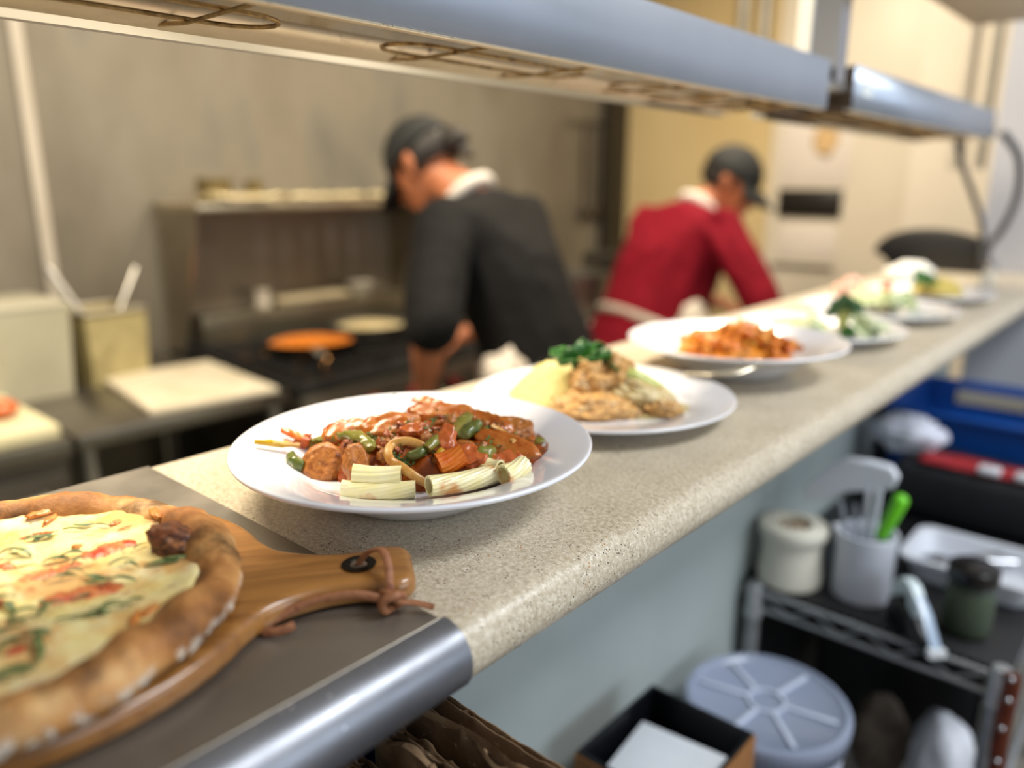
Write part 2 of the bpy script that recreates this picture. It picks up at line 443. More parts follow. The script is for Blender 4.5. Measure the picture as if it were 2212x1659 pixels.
# post that carries both lamps
ps = thing('lamp_post', 'bright chrome and white post hanging between the two heat lamps', 'post', (-.475, 1.255, .37))
MB().span((-.018, -.018, .03), (.022, .022, ZC - .37)).build('chrome_tube', CHROME, ps)
MB().span((-.040, -.024, .03), (-.019, .03, ZC - .37)).build('white_cover', M('post_white', ['eae6dc'], rough=.4), ps)
MB().span((-.07, -.055, .02), (.018, .06, .032), .002).build('bracket', STEEL, ps)
# cords at the far end
CORD = M('cord_grey', ['3b3c3f', '4a4b4e'], rough=.5, scale=20)
def cord(pts, r, label):
    solid('power_cord', MB().tube(spline(pts, 10), r, 10), CORD, label, 'cord')
cord([at_y(2165, 285, 2.42), at_y(2200, 340, 2.45), at_y(2198, 420, 2.5), at_y(2168, 490, 2.52), at_y(2135, 535, 2.55), at_y(2125, 590, 2.57)], .010,
     'thick grey cord looping from the dark knob at the far lamp end')
cord([at_y(2066, 300, 2.40), at_y(2080, 360, 2.44), at_y(2105, 430, 2.5), at_y(2122, 490, 2.52), at_y(2122, 590, 2.56)], .008,
     'thinner cord hanging straight down under the far lamp to the black tub')
# ------------------------------------------------------------------ lights the place has
def area(name, loc, size, energy, col, rot=(0, 0, 0)):
    l = bpy.data.lights.new(name, 'AREA'); l.shape = 'RECTANGLE'; l.size, l.size_y = size; l.energy = energy; l.color = col
    o = bpy.data.objects.new(name, l); COL.objects.link(o); o.location = loc; o.rotation_euler = rot; return o
WARM = (1, .87, .67); COOL = (.78, .88, 1)
area('kitchen_ceiling_light', (-1.22, .3, ZC - .02), (.3, 1.2), 50, WARM)
area('kitchen_ceiling_light', (-1.22, 2.3, ZC - .02), (.3, 1.2), 40, WARM)
area('service_ceiling_light', (.75, 1.3, ZC - .02), (.6, 1.2), 32, (.92, .96, 1))
area('daylight_window', (XR + .06, 1.4, .62), (1.4, 3.5), 33, COOL, (0, radians(90), 0))
wd = bpy.data.worlds.new('world'); SC.world = wd; wd.use_nodes = True
wd.node_tree.nodes['Background'].inputs[0].default_value = (.8, .88, 1, 1)
wd.node_tree.nodes['Background'].inputs[1].default_value = .35
# ------------------------------------------------------------------ crockery
def bowl_prof(R, H):
    k = R / .15
    return [(0, .004), (.056 * k, .004), (.058 * k, 0), (.066 * k, 0), (.070 * k, .003), (.088 * k, .013), (.100 * k, .024), (.125 * k, H - .0085), (.147 * k, H - .004),
            (.1495 * k, H - .002), (.150 * k, H), (.1485 * k, H + .0015), (.146 * k, H + .001), (.125 * k, H - .004), (.108 * k, H - .0095), (.098 * k, .0300), (.089 * k, .0238), (.076 * k, .0208), (.0, .020)]
def plate_prof(R, H):
    k = R / .15
    return [(0, .003), (.080 * k, .003), (.082 * k, 0), (.088 * k, 0), (.092 * k, .003), (.105 * k, H - .010), (.130 * k, H - .006), (.147 * k, H - .0035),
            (.1497 * k, H - .0018), (.150 * k, H), (.1487 * k, H + .001), (.146 * k, H + .0005), (.125 * k, H - .0025), (.104 * k, H - .0075), (.095 * k, H - .012), (.085 * k, .008), (0, .007)]
def crock(name, label, prof, c):
    return sub(solid(name, MB().lathe(prof, 72), GLAZE, label, 'plate', (c[0], c[1], 0), sharp=180), 1)
P1 = (-.467, .405); P2 = (-.487, .706); P3 = (-.463, .988); P4 = (-.467, 1.305); P5 = (-.462, 1.606); P6 = (-.452, 1.925)
crock('pasta_bowl', 'white wide-rimmed bowl of rigatoni and sausage, nearest on the counter', bowl_prof(.148, .045), P1)
crock('dinner_plate', 'white plate holding yellow rice and browned chicken, second on the stone counter', plate_prof(.148, .021), P2)
crock('pasta_bowl', 'white deep bowl heaped with orange pasta', bowl_prof(.147, .046), P3)
crock('dinner_plate', 'white plate carrying the broccoli floret and a golden cutlet', plate_prof(.139, .022), P4)
crock('dinner_plate', 'white plate with pink shrimp and pale lettuce, just beyond the broccoli plate', plate_prof(.146, .020), P5)
crock('dinner_plate', 'white plate with yellow rice and dark herbs, farthest of the row', plate_prof(.135, .020), P6)
# ------------------------------------------------------------------ food materials
def sauce_mat(name, cols, scale=60, rough=.16, bump=.5):
    t = NT(name); n = len(cols)
    c = t.ramp(t.noise(scale, 6, .6), [(.3 + .4 * i / (n - 1), x) for i, x in enumerate(cols)])
    t.col(c); t.set(rough=t.ramp(t.noise(scale * 2, 3), [(.35, rough), (.7, rough + .22)]), spec=.55, coat=.16)
    t.bump(t.noise(scale * 3, 4), bump, .0015); return t.m
SAUCE = sauce_mat('meat_sauce', ['5c1c04', '8e3a0a', 'a85012', '7c2e08', 'bd7020'])
SAUSAGE = sauce_mat('sausage', ['6d3410', 'a05c20', 'b87430', '8f4c18', 'c89448'], 110, .3, .7)
TOMSLICE = sauce_mat('saucy_slab', ['823408', 'a8540f', 'b06a20', '943e0c'], 45, .2, .3)
TOMATO = sauce_mat('tomato_chunk', ['a0421a', 'c2642c', 'b85424', 'd08a4c'], 70, .14, .3)
PEPPER = sauce_mat('green_pepper', ['5c5a1e', '76762a', '86782c', '7c5420'], 40, .16, .15)
PEPPERD = sauce_mat('dark_green_pepper', ['2c3a12', '4a5820', '66682a', '5a4a1c'], 40, .15, .15)
YPEP = sauce_mat('yellow_pepper', ['b98a10', 'c79a18', 'b5661a'], 50, .2, .15)
ONION = sauce_mat('saucy_ribbon', ['b56a22', 'c98a3a', 'd6a458', 'b0601f'], 60, .22, .1)
ORANGE = sauce_mat('orange_pasta_skin', ['c24a12', 'd9701f', 'de8430'], 60, .2, .15)
HERB = M('dried_parsley', ['2f4a1c', '4a6a30', '5d7a3c'], rough=.8, scale=200)
def riga_mat():
    t = NT('rigatoni')
    c = t.ramp(t.noise(50, 3), [(.35, 'f4e6a4'), (.65, 'faf0c6')])
    o = t.ramp(t.noise(26, 3, .6), [(.53, 0), (.64, .9)])
    c = t.mix(o, c, 'd08628'); t.col(c); t.set(rough=.3, spec=.5, coat=.2, sss=.15); return t.m
RIGA = riga_mat()
# ------------------------------------------------------------------ bowl 1 : rigatoni with sausage and peppers
EU = Vector((cos(YAW), sin(YAW), 0)); EW = Vector((-sin(YAW), cos(YAW), 0))
MC = Vector((P1[0], P1[1], 0)) + EU * .004 + EW * .004
def mq(u, w):
    uu = (u - .012) / (.096 if u > .012 else .098)
    return 1 - uu * uu - (w / (.088 if w > 0 else .061)) ** 2
def mound(x, y):
    d = Vector((x, y, 0)) - MC; u = d.dot(EU); w = d.dot(EW)
    q = mq(u, w)
    z = .0215
    if q > 0:
        z += .035 * q ** .55
        z += min(1, q * 5) * (.0050 * noise.noise(Vector((x, y, 0)) * 75) + .0032 * noise.noise(Vector((x, y, 3)) * 170) + .0015 * noise.noise(Vector((x, y, 8)) * 380))
    rr = hypot(x - P1[0], y - P1[1])                   # the bowl itself, outside the heap
    bz = .0206 if rr < .076 else (.0206 + (rr - .076) / .030 * .0145 if rr < .106 else .0355 + (rr - .106) * .22)
    return max(z if q > 0 else 0, bz)
def hit(px, py, lift=0):
    r = ray(px, py); r = r / r.length; t = .3
    for _ in range(4000):
        p = CP + r * t
        if p.z <= mound(p.x, p.y): break
        t += .0004
    return p + Vector((0, 0, lift)) - r * lift * .5
def loc_solid(name, mb, mat, label, cat, group=None, **k):
    """a thing built in place whose origin is moved to its own base centre"""
    c = sum(mb.v, Vector()) / len(mb.v); c.z = min(p.z for p in mb.v)
    mb.v = [p - c for p in mb.v]
    return solid(name, mb, mat, label, cat, c, None, group, **k)
m = MB()
def mfn(i, j):
    a = 2 * pi * i; r = j * .118
    x = MC.x + r * cos(a); y = MC.y + r * sin(a)
    d = Vector((x, y, 0)) - MC; u = d.dot(EU); w = d.dot(EW)
    q = mq(u, w)
    if q <= 0:
        k = 1 / sqrt(max(1e-6, 1 - q)); x = MC.x + (x - MC.x) * k; y = MC.y + (y - MC.y) * k
    z = mound(x, y); z += .0018 * noise.noise(Vector((x, y, 7)) * 300)
    return (x, y, z)
m.grid(mfn, 110, 48, True)
tag(loc_solid('meat_sauce', m, SAUCE, 'chunky red brown meat sauce heaped over the rigatoni', 'pasta sauce', sharp=180), kind='stuff')
def rigatoni(p, q, r, label, twist=1.2, mat=None, name='rigatoni'):
    p = Vector(p); q = Vector(q); L = (q - p).length; u, v, d = frame(q - p)
    nu, nv = 64, 22
    def fn(rad, ridge):
        def g(i, j):
            a = 2 * pi * i; tw = twist * j
            rr = rad + (ridge * (.5 + .5 * cos(14 * (a + tw))) if ridge else 0)
            bend = .0016 * sin(pi * j)
            return p + d * (L * j) + u * rr * cos(a) + v * rr * sin(a) - Vector((0, 0, bend))
        return g
    m = MB(); m.grid(fn(r * .9, r * .1), nu, nv, True); m.grid(fn(r * .72, 0), nu, nv, True)
    n = nu * nv
    for i in range(nu):
        k = (i + 1) % nu
        m.f.append((i * nv, k * nv, n + k * nv, n + i * nv)); e = nv - 1
        m.f.append((i * nv + e, k * nv + e, n + k * nv + e, n + i * nv + e))
    return loc_solid(name, m, mat or RIGA, label, 'pasta', 'rigatoni in the nearest bowl', sharp=60)
def az(px, py, z): return at_z(px, py, z)
rigatoni(az(738, 1056, 0.030), az(897, 1057, 0.028), .0070, 'long pale rigatoni lying level at the front left of the sauce', 1.5)
rigatoni(az(762, 1028, 0.037), az(866, 1031, 0.035), .0095, 'wide ridged rigatoni with orange end, behind the front left tube', .3)
rigatoni(az(926, 1050, 0.036), az(1072, 1022, 0.035), .0080, 'pale rigatoni slanting up to the right at the front of the sauce', 1.6)
rigatoni(az(1046, 1006, 0.038), az(1080, 1014, 0.038), .0080, 'short rigatoni end tucked behind the slanting front tube', .6)
rigatoni(az(1086, 1026, 0.038), az(1132, 1006, 0.039), .0085, 'rigatoni showing its dark open end at the right front', .9)
rigatoni(az(1030, 905, 0.054), az(1040, 898, 0.056), .0075, 'bit of pale rigatoni peeking over the top of the heap', .3)
rigatoni(hit(948, 1022, .007), hit(1000, 1004, .009), .0092, 'sauce covered rigatoni in the middle, open end facing out', .5, ORANGE)
def slab(px, py, rx, ry, th, label, mat, name, cat, tilt=.0, rot=0, seed=1, lift=.003, amp=.22, lean=.5):
    """a flattish piece: rx along the picture's horizontal, ry up the slope, leaning between lying flat (0) and facing the camera (1)"""
    c = hit(px, py, lift)
    n = (Vector((0, 0, 1)) * (1 - lean) - FW * lean).normalized()
    u = (RT * cos(rot) + UP * sin(rot)); u = (u - n * u.dot(n)).normalized(); v = n.cross(u)
    R = Matrix((u, v, n)).transposed()
    m = MB().ball((0, 0, 0), (rx, ry, th), 4, amp, 1.6, seed)
    for p in m.v:                                 # tighten the rim so it reads as a cut slice
        k = .35 + .65 * min(1, hypot(p.x / rx, p.y / ry)); p.z = math.copysign(min(abs(p.z) * 1.6, th), p.z)
    for p in m.v: p += Vector((noise.noise(p * 190 + Vector((seed, 0, 0))), noise.noise(p * 190 + Vector((0, seed, 5))), 1.3 * noise.noise(p * 170 + Vector((3, 0, seed))))) * .0011
    m.v = [R @ p for p in m.v]
    o = m.build(name, mat, None, c, sharp=180)
    return tag(o, label, cat)
slab(702, 1016, .0185, .0165, .006, 'round sausage slice facing out at the left front', SAUSAGE, 'sausage_slice', 'sausage slice', rot=-.2, seed=3, lean=.75, lift=.006, amp=.14)
slab(770, 1008, .011, .017, .006, 'smaller browned sausage slice behind the front one', SAUSAGE, 'sausage_slice', 'sausage slice', rot=.2, seed=5, lean=.7, lift=.003)
slab(748, 940, .021, .012, .003, 'pale orange slice at the back left of the heap', TOMSLICE, 'sausage_slice', 'sausage slice', rot=.35, seed=8, lean=.5, lift=.004)
slab(925, 882, .016, .006, .004, 'curled brown slice standing at the very top of the heap', TOMSLICE, 'sausage_slice', 'sausage slice', rot=-.35, seed=9, lean=.4, lift=.006)
slab(960, 902, .034, .013, .006, 'broad brown slab along the crest of the heap', TOMSLICE, 'meat_slab', 'meat slice', rot=-.2, seed=11, lean=.35, lift=.002)
slab(1046, 920, .026, .012, .004, 'smooth brown slab behind the dark green pepper', TOMSLICE, 'meat_slab', 'meat slice', rot=-.45, seed=12, lean=.45, lift=.002)
slab(1112, 935, .017, .012, .005, 'pointed orange brown slice at the back right', SAUSAGE, 'sausage_slice', 'sausage slice', rot=-.3, seed=14, lean=.4, lift=.004)
slab(1092, 968, .028, .011, .004, 'red glossy slab sloping down the right side', TOMSLICE, 'meat_slab', 'meat slice', rot=-.45, seed=15, lean=.5, lift=.003)
slab(838, 928, .026, .013, .006, 'reddish meat slab on the left shoulder of the heap', TOMSLICE, 'meat_slab', 'meat slice', rot=.3, seed=16, lean=.45, lift=.002)
slab(1096, 1000, .013, .008, .006, 'orange tomato piece by the open rigatoni at the right', TOMATO, 'tomato_chunk', 'tomato', rot=.1, seed=18, lean=.5, lift=.002, amp=.35)
slab(963, 965, .0085, .014, .006, 'bright orange tomato chunk standing in the middle of the heap', TOMATO, 'tomato_chunk', 'tomato', rot=-.2, seed=19, lean=.6, lift=.004, amp=.4)
slab(1017, 1005, .012, .010, .007, 'rough red tomato chunk above the slanting rigatoni', TOMATO, 'tomato_chunk', 'tomato', rot=.2, seed=20, lean=.5, lift=.005, amp=.45)
slab(652, 962, .010, .006, .004, 'small orange tomato bit by the yellow pepper strip', TOMATO, 'tomato_chunk', 'tomato', rot=.8, seed=22, lean=.5, lift=.003, amp=.4)
slab(890, 940, .011, .006, .005, 'red tomato piece just above the pasta loop', TOMATO, 'tomato_chunk', 'tomato', rot=.1, seed=24, lean=.4, lift=.003, amp=.35)
for k in range(64):
    random.seed(100 + k)
    px = random.uniform(790, 1100); py = random.uniform(905, 1010)
    if (px - 945) ** 2 / 190 ** 2 + (py - 950) ** 2 / 62 ** 2 > 1: px = 945 + (px - 945) * .6; py = 950 + (py - 950) * .6
    c = hit(px, py, .001); s = random.uniform(.0025, .0058)
    m = MB().ball((0, 0, 0), (s * random.uniform(1, 1.9), s, s * .8), 3, .45, 1.7, k, (random.random() * 3, random.random() * 3, random.random() * 3))
    o = m.build('minced_meat', random.choice([SAUCE, SAUSAGE, SAUCE, TOMSLICE]), None, c, sharp=180)
    tag(o, 'small crumbled meat lump in the red sauce of the nearest bowl', 'meat', 'meat lumps in the nearest bowl')
for k in range(22):
    random.seed(300 + k)
    px = random.gauss(945, 85); py = random.gauss(945, 26)
    c = hit(px, py, .0025); L = random.uniform(.008, .016); w = random.uniform(.002, .004)
    n = (Vector((0, 0, 1)) - FW * .5).normalized(); ang = random.uniform(-.9, .9)
    u = (RT * cos(ang) + UP * sin(ang)); u = (u - n * u.dot(n)).normalized(); v = n.cross(u)
    R = Matrix((u, v, n)).transposed(); cv = random.uniform(-.3, .3); m = MB()
    def fn(i, j):
        t = i * 2 - 1; q = j * 2 - 1
        return R @ Vector((t * L / 2, q * w * sqrt(max(.05, 1 - t * t)) + cv * L * t * t, .0012 * (1 - t * t) + .0006 * noise.noise(Vector((t * 3, q * 2, k)))))
    m.grid(fn, 12, 6)
    o = solidify(m.build('vegetable_sliver', random.choice([ONION, TOMSLICE, SAUSAGE, PEPPER]), None, c, sharp=180), .0012)
    tag(o, 'thin saucy onion or mushroom sliver on the heap in the nearest bowl', 'vegetable', 'slivers in the nearest bowl')
def strip(pix, wd, th, label, mat, name, cat, lift=.003, n=8, up=None):
    pts = spline([hit(a, b, lift + (c[0] if c else 0)) for a, b, *c in pix], n)
    wob = lambda p: Vector((noise.noise(p * 160), noise.noise(p * 160 + Vector((9, 0, 0))), noise.noise(p * 160 + Vector((0, 9, 0))))) * wd * .38
    m = MB().tube(pts, [wd * (.75 + .25 * sin(pi * min(1, max(0, i / (len(pts) - 1) * .9 + .05)))) for i in range(len(pts))], 14, up=up or (0, 0, 1), sx=1, sy=th / wd)
    m.v = [p + wob(p) for p in m.v]
    return loc_solid(name, m, mat, label, cat, sharp=50)
strip([(551, 969), (590, 972), (645, 977)], .0034, .0026, 'yellow pepper strip poking out over the left rim', YPEP, 'pepper_strip', 'pepper', lift=.006)
strip([(613, 944), (640, 955), (668, 968)], .0042, .003, 'ragged orange pepper strip above the yellow one', ORANGE, 'pepper_strip', 'pepper', lift=.006)
strip([(668, 968), (700, 962), (728, 957)], .0055, .004, 'olive pepper strip above the round sausage slice', PEPPER, 'pepper_strip', 'pepper', lift=.005)
strip([(738, 955), (775, 957), (796, 972), (800, 985)], .0055, .004, 'curved olive pepper strip with a parsley tuft, left of the loop', PEPPER, 'pepper_strip', 'pepper', lift=.006)
strip([(628, 992), (640, 1008), (656, 1016)], .0055, .005, 'dark green pepper end low at the left edge', PEPPERD, 'pepper_strip', 'pepper', lift=.003)
strip([(880, 996), (905, 990), (925, 978)], .0050, .004, 'green pepper strip lying across the middle hollow', PEPPERD, 'pepper_strip', 'pepper', lift=.004)
strip([(922, 985), (945, 962)], .0048, .004, 'squared green pepper stick pointing up at the middle', PEPPER, 'pepper_strip', 'pepper', lift=.006)
strip([(975, 950), (1000, 925), (1015, 912)], .0055, .004, 'olive pepper stick leaning on the upper right slope', PEPPER, 'pepper_strip', 'pepper', lift=.006)
strip([(985, 950), (1010, 945), (1033, 928)], .0062, .005, 'broad dark green pepper strip on the upper right slope', PEPPERD, 'pepper_strip', 'pepper', lift=.005)
strip([(1030, 990), (1050, 992), (1064, 985)], .0055, .005, 'green pepper bit right above the slanting rigatoni', PEPPER, 'pepper_strip', 'pepper', lift=.005)
strip([(948, 1000), (955, 985)], .0045, .004, 'yellowish pepper bit under the standing tomato chunk', YPEP, 'pepper_strip', 'pepper', lift=.005)
strip([(790, 925), (840, 918), (885, 925)], .0036, .0026, 'brown onion strip across the left shoulder', ONION, 'onion_strip', 'onion', lift=.004)
strip([(1060, 940), (1090, 955), (1112, 975)], .0034, .002, 'translucent onion strip down the right slab', ONION, 'onion_strip', 'onion', lift=.008)
# the looped ribbon of pasta in front
b = hit(880, 1000, .012)
def rp(px, py, toward): return hit(px, py, 0) - (ray(px, py).normalized()) * toward
pts = spline([rp(925, 974, .002), rp(905, 960, .008), rp(878, 953, .012), rp(850, 958, .013), rp(838, 975, .013), rp(845, 995, .012), rp(866, 1008, .011), rp(888, 1024, .010), rp(910, 1038, .008), rp(930, 1044, .006)], 8)
m = MB().tube(pts, .0036, 14, up=(FW + Vector((0, 0, -.2))), sx=1, sy=.4)
loc_solid('pasta_ribbon', m, ONION, 'looped flat pasta ribbon curling down the front of the heap', 'pasta', sharp=180)
# parsley
def flakes(cx, cy, n, fn, seed, smin=.0012, smax=.0026):
    random.seed(seed); m = MB()
    for _ in range(n):
        c = fn()
        if c is None: continue
        s = random.uniform(smin, smax); R = Euler((random.uniform(-.6, .6), random.uniform(-.6, .6), random.random() * 6)).to_matrix()
        q = [R @ Vector((s * a, s * b * .6, s * .25 * k)) + c for a, b, k in ((-1, 0, 0), (0, -1, 1), (1.1, .2, 0), (.2, 1, 1))]
        m.add(q, [(0, 1, 2, 3)])
    return m
def pf():
    cl = random.choice([(745, 948, 20, 9), (850, 965, 9, 22), (1085, 950, 28, 22), (870, 1010, 12, 6), (890, 915, 70, 22), (940, 905, 60, 20), (800, 950, 30, 12), (1000, 930, 60, 30)])
    return hit(random.gauss(cl[0], cl[2]), random.gauss(cl[1], cl[3]), .0045)
m = flakes(0, 0, 380, pf, 5)
tag(solidify(loc_solid('parsley_flakes', m, HERB, 'dried green parsley flakes sprinkled over the nearest pasta', 'parsley', flat=True), .0002), kind='stuff')
# ------------------------------------------------------------------ plate 2 : rice, chicken, greens
def heap(c, rx, ry, h, z0, seed, rough=.12, rot=0, fine=.0, nu=64, nv=26, pw=.7):
    m = MB()
    def fn(i, j):
        a = 2 * pi * i; q = 1 - j * j
        k = 1 + rough * noise.noise(Vector((cos(a) * 1.4, sin(a) * 1.4, seed)))
        x, y = rx * j * k * cos(a), ry * j * k * sin(a)
        z = h * max(0, q) ** pw * (1 + rough * 1.5 * noise.noise(Vector((x * 22, y * 22, seed))))
        if fine: z += fine * noise.noise(Vector((x * 260, y * 260, seed)))
        x, y = x * cos(rot) - y * sin(rot), x * sin(rot) + y * cos(rot)
        return (x, y, z)
    m.grid(fn, nu, nv, True)
    m.f.append(tuple(i * nv + nv - 1 for i in range(nu)))
    return m
def heap_obj(name, label, cat, mat, px, py, z, rx, ry, h, seed, rot=YAW, **k):
    c = at_z(px, py, z)
    return solid(name, heap(c, rx, ry, h, z, seed, rot=rot, **k), mat, label, cat, (c.x, c.y, z - .001), sharp=180)
def on2(name, label, cat, mat, u, w, z, rx, ry, h, seed, **k):
    p = Vector((P2[0], P2[1], 0)) + EU * u + EW * w
    return solid(name, heap(None, rx, ry, h, z, seed, rot=YAW, **k), mat, label, cat, (p.x, p.y, z - .001), sharp=180)
RICE = M('yellow_rice', ['e2d27a', 'ecdf9c', 'dac668', 'f0e8ba'], rough=.45, scale=330, bump=.8, bscale=330)
o = on2('yellow_rice', 'pale yellow rice mound on the left of the chicken plate', 'rice', RICE, -.046, .016, .008, .064, .052, .046, 2, fine=.0022, pw=.8)
tag(o, kind='stuff')
CREAM = sauce_mat('cream_sauce', ['a89a62', 'c2b47e', 'd6c998'], 50, .2, .2)
on2('cream_sauce', 'pale herbed cream sauce pooled at the right of the chicken', 'sauce', CREAM, .040, -.022, .0085, .060, .042, .006, 5, pw=.3)
CRUMB = M('browned_crumb', ['b07a3a', 'cf9a54', 'dcb070', '9c662c', 'e8cc98'], rough=.5, scale=120, bump=.9, bscale=190)
def chunk(name, label, cat, mat, px, py, z, r, rot, seed, amp=.3, sub_=4, freq=2.2):
    c = at_z(px, py, z)
    m = MB().ball((0, 0, 0), r, sub_, amp, freq, seed, rot)
    return solid(name, m, mat, label, cat, c, sharp=180)
def on2c(label, mat, u, w, z, r, rot, seed, amp=.32):
    p = Vector((P2[0], P2[1], 0)) + EU * u + EW * w
    m = MB().ball((0, 0, 0), r, 5, amp, 2.4, seed, rot)
    for q in m.v: q += Vector((noise.noise(q * 130), noise.noise(q * 130 + Vector((5, 0, 0))), noise.noise(q * 130 + Vector((0, 5, 0))))) * .0013
    solid('chicken_piece', m, mat, label, 'chicken', (p.x, p.y, z), sharp=180)
CRUMB2 = M('creamed_crumb', ['b08a4c', 'c9ae74', 'dccb9c', '9c6f38'], rough=.4, scale=90, bump=.8, bscale=150)
on2c('browned chicken cutlet lying low in front of the yellow rice', CRUMB, -.012, -.050, .019, (.046, .024, .013), (.3, .05, YAW + .05), 3)
on2c('upright browned chicken piece leaning on the rice under the greens', CRUMB, -.016, -.022, .038, (.024, .022, .026), (.2, -.3, YAW), 4)
on2c('tall browned chicken piece at the middle of the second plate', CRUMB, .010, -.018, .037, (.024, .020, .030), (.2, .2, YAW + .2), 6)
on2c('creamy topped chicken piece sloping to the right', CRUMB2, .040, -.030, .026, (.036, .024, .017), (.2, .42, YAW - .1), 8)
on2c('small browned chicken end beside the cream sauce', CRUMB, .060, -.050, .016, (.020, .016, .010), (0, .1, YAW), 9)
GREEN = M('cooked_greens', ['1f4a14', '2f6420', '3f7a2c', '173a10'], rough=.25, scale=40, bump=.4, bscale=90)
STALK = M('pale_stalk', ['b9c06a', 'd2d688', 'a3b058'], rough=.3, scale=40)
def leafy(name, label, px, py, z, s, seed, n=9, mat=GREEN, cat='greens', flat=.55):
    random.seed(seed); c = at_z(px, py, z); m = MB()
    for k in range(n):
        a = Vector((random.uniform(-1, 1), random.uniform(-1, 1), random.uniform(-.3, .7))) * s * .6
        R = Euler((random.uniform(-.9, .9), random.uniform(-.9, .9), random.random() * 6)).to_matrix()
        w, l = s * random.uniform(.35, .6), s * random.uniform(.7, 1.1)
        b = noise.noise(Vector((k, seed, 0)))
        def fn(i, j, R=R, a=a, w=w, l=l, b=b):
            x = (i - .5) * 2; y = j * 2 - 1
            ww = w * sqrt(max(.02, 1 - y * y * .96))
            return a + R @ Vector((x * ww, y * l, s * .25 * (x * x - .3) + s * (.3 + b) * .4 * y * y + s * .09 * sin(x * 7 + y * 9)))
        m.grid(fn, 9, 13)
    o = solid(name, m, mat, label, cat, c, sharp=180)
    return solidify(o, .0012)
leafy('wilted_greens', 'dark green wilted leaves topping the rice and chicken', 1262, 784, .058, .024, 3, 10)
leafy('wilted_greens', 'smaller green leaf trailing over the chicken', 1325, 795, .054, .012, 4, 5)
def stalk(pix, z, r, label):
    pts = spline([at_z(a, b, zz) for (a, b), zz in zip(pix, z)], 6)
    loc_solid('pale_stalk', MB().tube(pts, r, 10), STALK, label, 'vegetable')
stalk([(1330, 800), (1375, 812), (1425, 840)], [.052, .048, .030], .007, 'pale green stalk sloping right behind the chicken')
# handle shape added for a cream reflection between plate 2 and bowl 3
sp = spline([at_z(1480, 806, .024), at_z(1540, 808, .029), at_z(1590, 803, .033), at_z(1638, 782, .041)], 8)
loc_solid('reflection_strip', MB().tube(sp, [.0045 + .0055 * i / (len(sp) - 1) for i in range(len(sp))], 12, up=(0, 0, 1), sy=.4), M('reflected_cream', ['d8ceb8'], rough=.3, metal=.6),
          'cream reflection shaped as a spoon handle on the right rim of the chicken plate', 'spoon')
# ------------------------------------------------------------------ bowl 3 : orange pasta
OP = sauce_mat('orange_sauce', ['bc5c12', 'd47c20', 'e29634', 'c86c18'], 60, .22, .4)
tag(solid('orange_pasta_sauce', heap(None, .080, .072, .028, 0, 6, rot=YAW, fine=.003), OP, 'orange tomato sauce heaped under the pasta in the deep bowl', 'pasta sauce', (P3[0], P3[1], .0205), sharp=180), kind='stuff')
PEN = [sauce_mat('orange_penne', ['cc7420', 'e09234', 'eaa848'], 40, .25, .1), sauce_mat('red_penne', ['c25a16', 'da7a26', 'e08c34'], 40, .25, .1)]
pm = []
for mt in PEN:
    m = MB(); r = .0052; L = .030
    def outer(i, j, r=r): a = 2 * pi * i; return (r * cos(a), r * sin(a), (j - .5) * L + (r * cos(a) * 1.0))
    def inn(i, j, r=r * .68): a = 2 * pi * i; return (r * cos(a), r * sin(a), (j - .5) * L + (r * cos(a) * 1.0))
    m.grid(outer, 20, 6, True); m.grid(inn, 20, 6, True)
    for i in range(20):
        k = (i + 1) % 20
        m.f.append((i * 6, k * 6, 120 + k * 6, 120 + i * 6)); m.f.append((i * 6 + 5, k * 6 + 5, 120 + k * 6 + 5, 120 + i * 6 + 5))
    pm.append(m.build('penne', mt))
random.seed(11)
for k in range(86):
    if k < 2: o = pm[k]
    else: o = pm[k % 2].copy(); COL.objects.link(o)
    a = random.random() * 2 * pi; rr = sqrt(random.random()) * .92
    u, w = .080 * rr * cos(a), .070 * rr * sin(a)
    p = Vector((P3[0], P3[1], 0)) + EU * u + EW * w
    z = .0245 + .030 * max(0, 1 - rr * rr) ** .7 * (1 + .35 * noise.noise(Vector((u * 30, w * 30, 5))))
    o.location = (p.x, p.y, z + random.uniform(0, .006))
    o.rotation_euler = (pi / 2 + random.uniform(-.45, .45), random.uniform(-.4, .4), random.random() * 2 * pi)
    tag(o, 'orange sauced penne tube in the deep white bowl', 'pasta', 'penne in the deep bowl')
# ------------------------------------------------------------------ plates 4 to 6
GOLD = M('golden_cutlet', ['b08238', 'c79a4c', 'd9b468'], rough=.3, scale=60, bump=.4, bscale=120)
chunk('golden_cutlet', 'golden cutlet at the left of the broccoli plate', 'cutlet', GOLD, 1725, 700, .016, (.050, .030, .010), (0, 0, YAW), 3, .12)
chunk('mozzarella_slice', 'glossy white cheese slice over the golden cutlet', 'cheese', M('white_cheese', ['f0e8cf', 'f6f0dc'], rough=.15, coat=.4), 1712, 682, .026, (.048, .026, .007), (0, 0, YAW), 5, .12)
def broccoli(label, px, py, z, s, seed):
    c = at_z(px, py, z); t = thing('broccoli_floret', label, 'broccoli', c)
    random.seed(seed); m = MB()
    for k in range(46):
        a = random.random() * 2 * pi; e = random.uniform(-.1, 1.5)
        p = Vector((cos(a) * cos(e), sin(a) * cos(e), sin(e))) * s * random.uniform(.7, 1.0)
        m.ball(p + Vector((0, 0, s * .35)), s * random.uniform(.2, .34), 2, .3, 3, k)
    m.build('florets', M('broccoli_green', ['12300e', '1e4618', '2c5a22'], rough=.6, scale=120, bump=.8, bscale=240), t, sharp=180)
    MB().chain([((0, 0, s * .5), s * .5), ((.0, 0, -s * .5), s * .32)]).build('stem', STALK, t)
broccoli('dark green broccoli floret standing on the fourth plate', 1822, 690, .025, .028, 2)
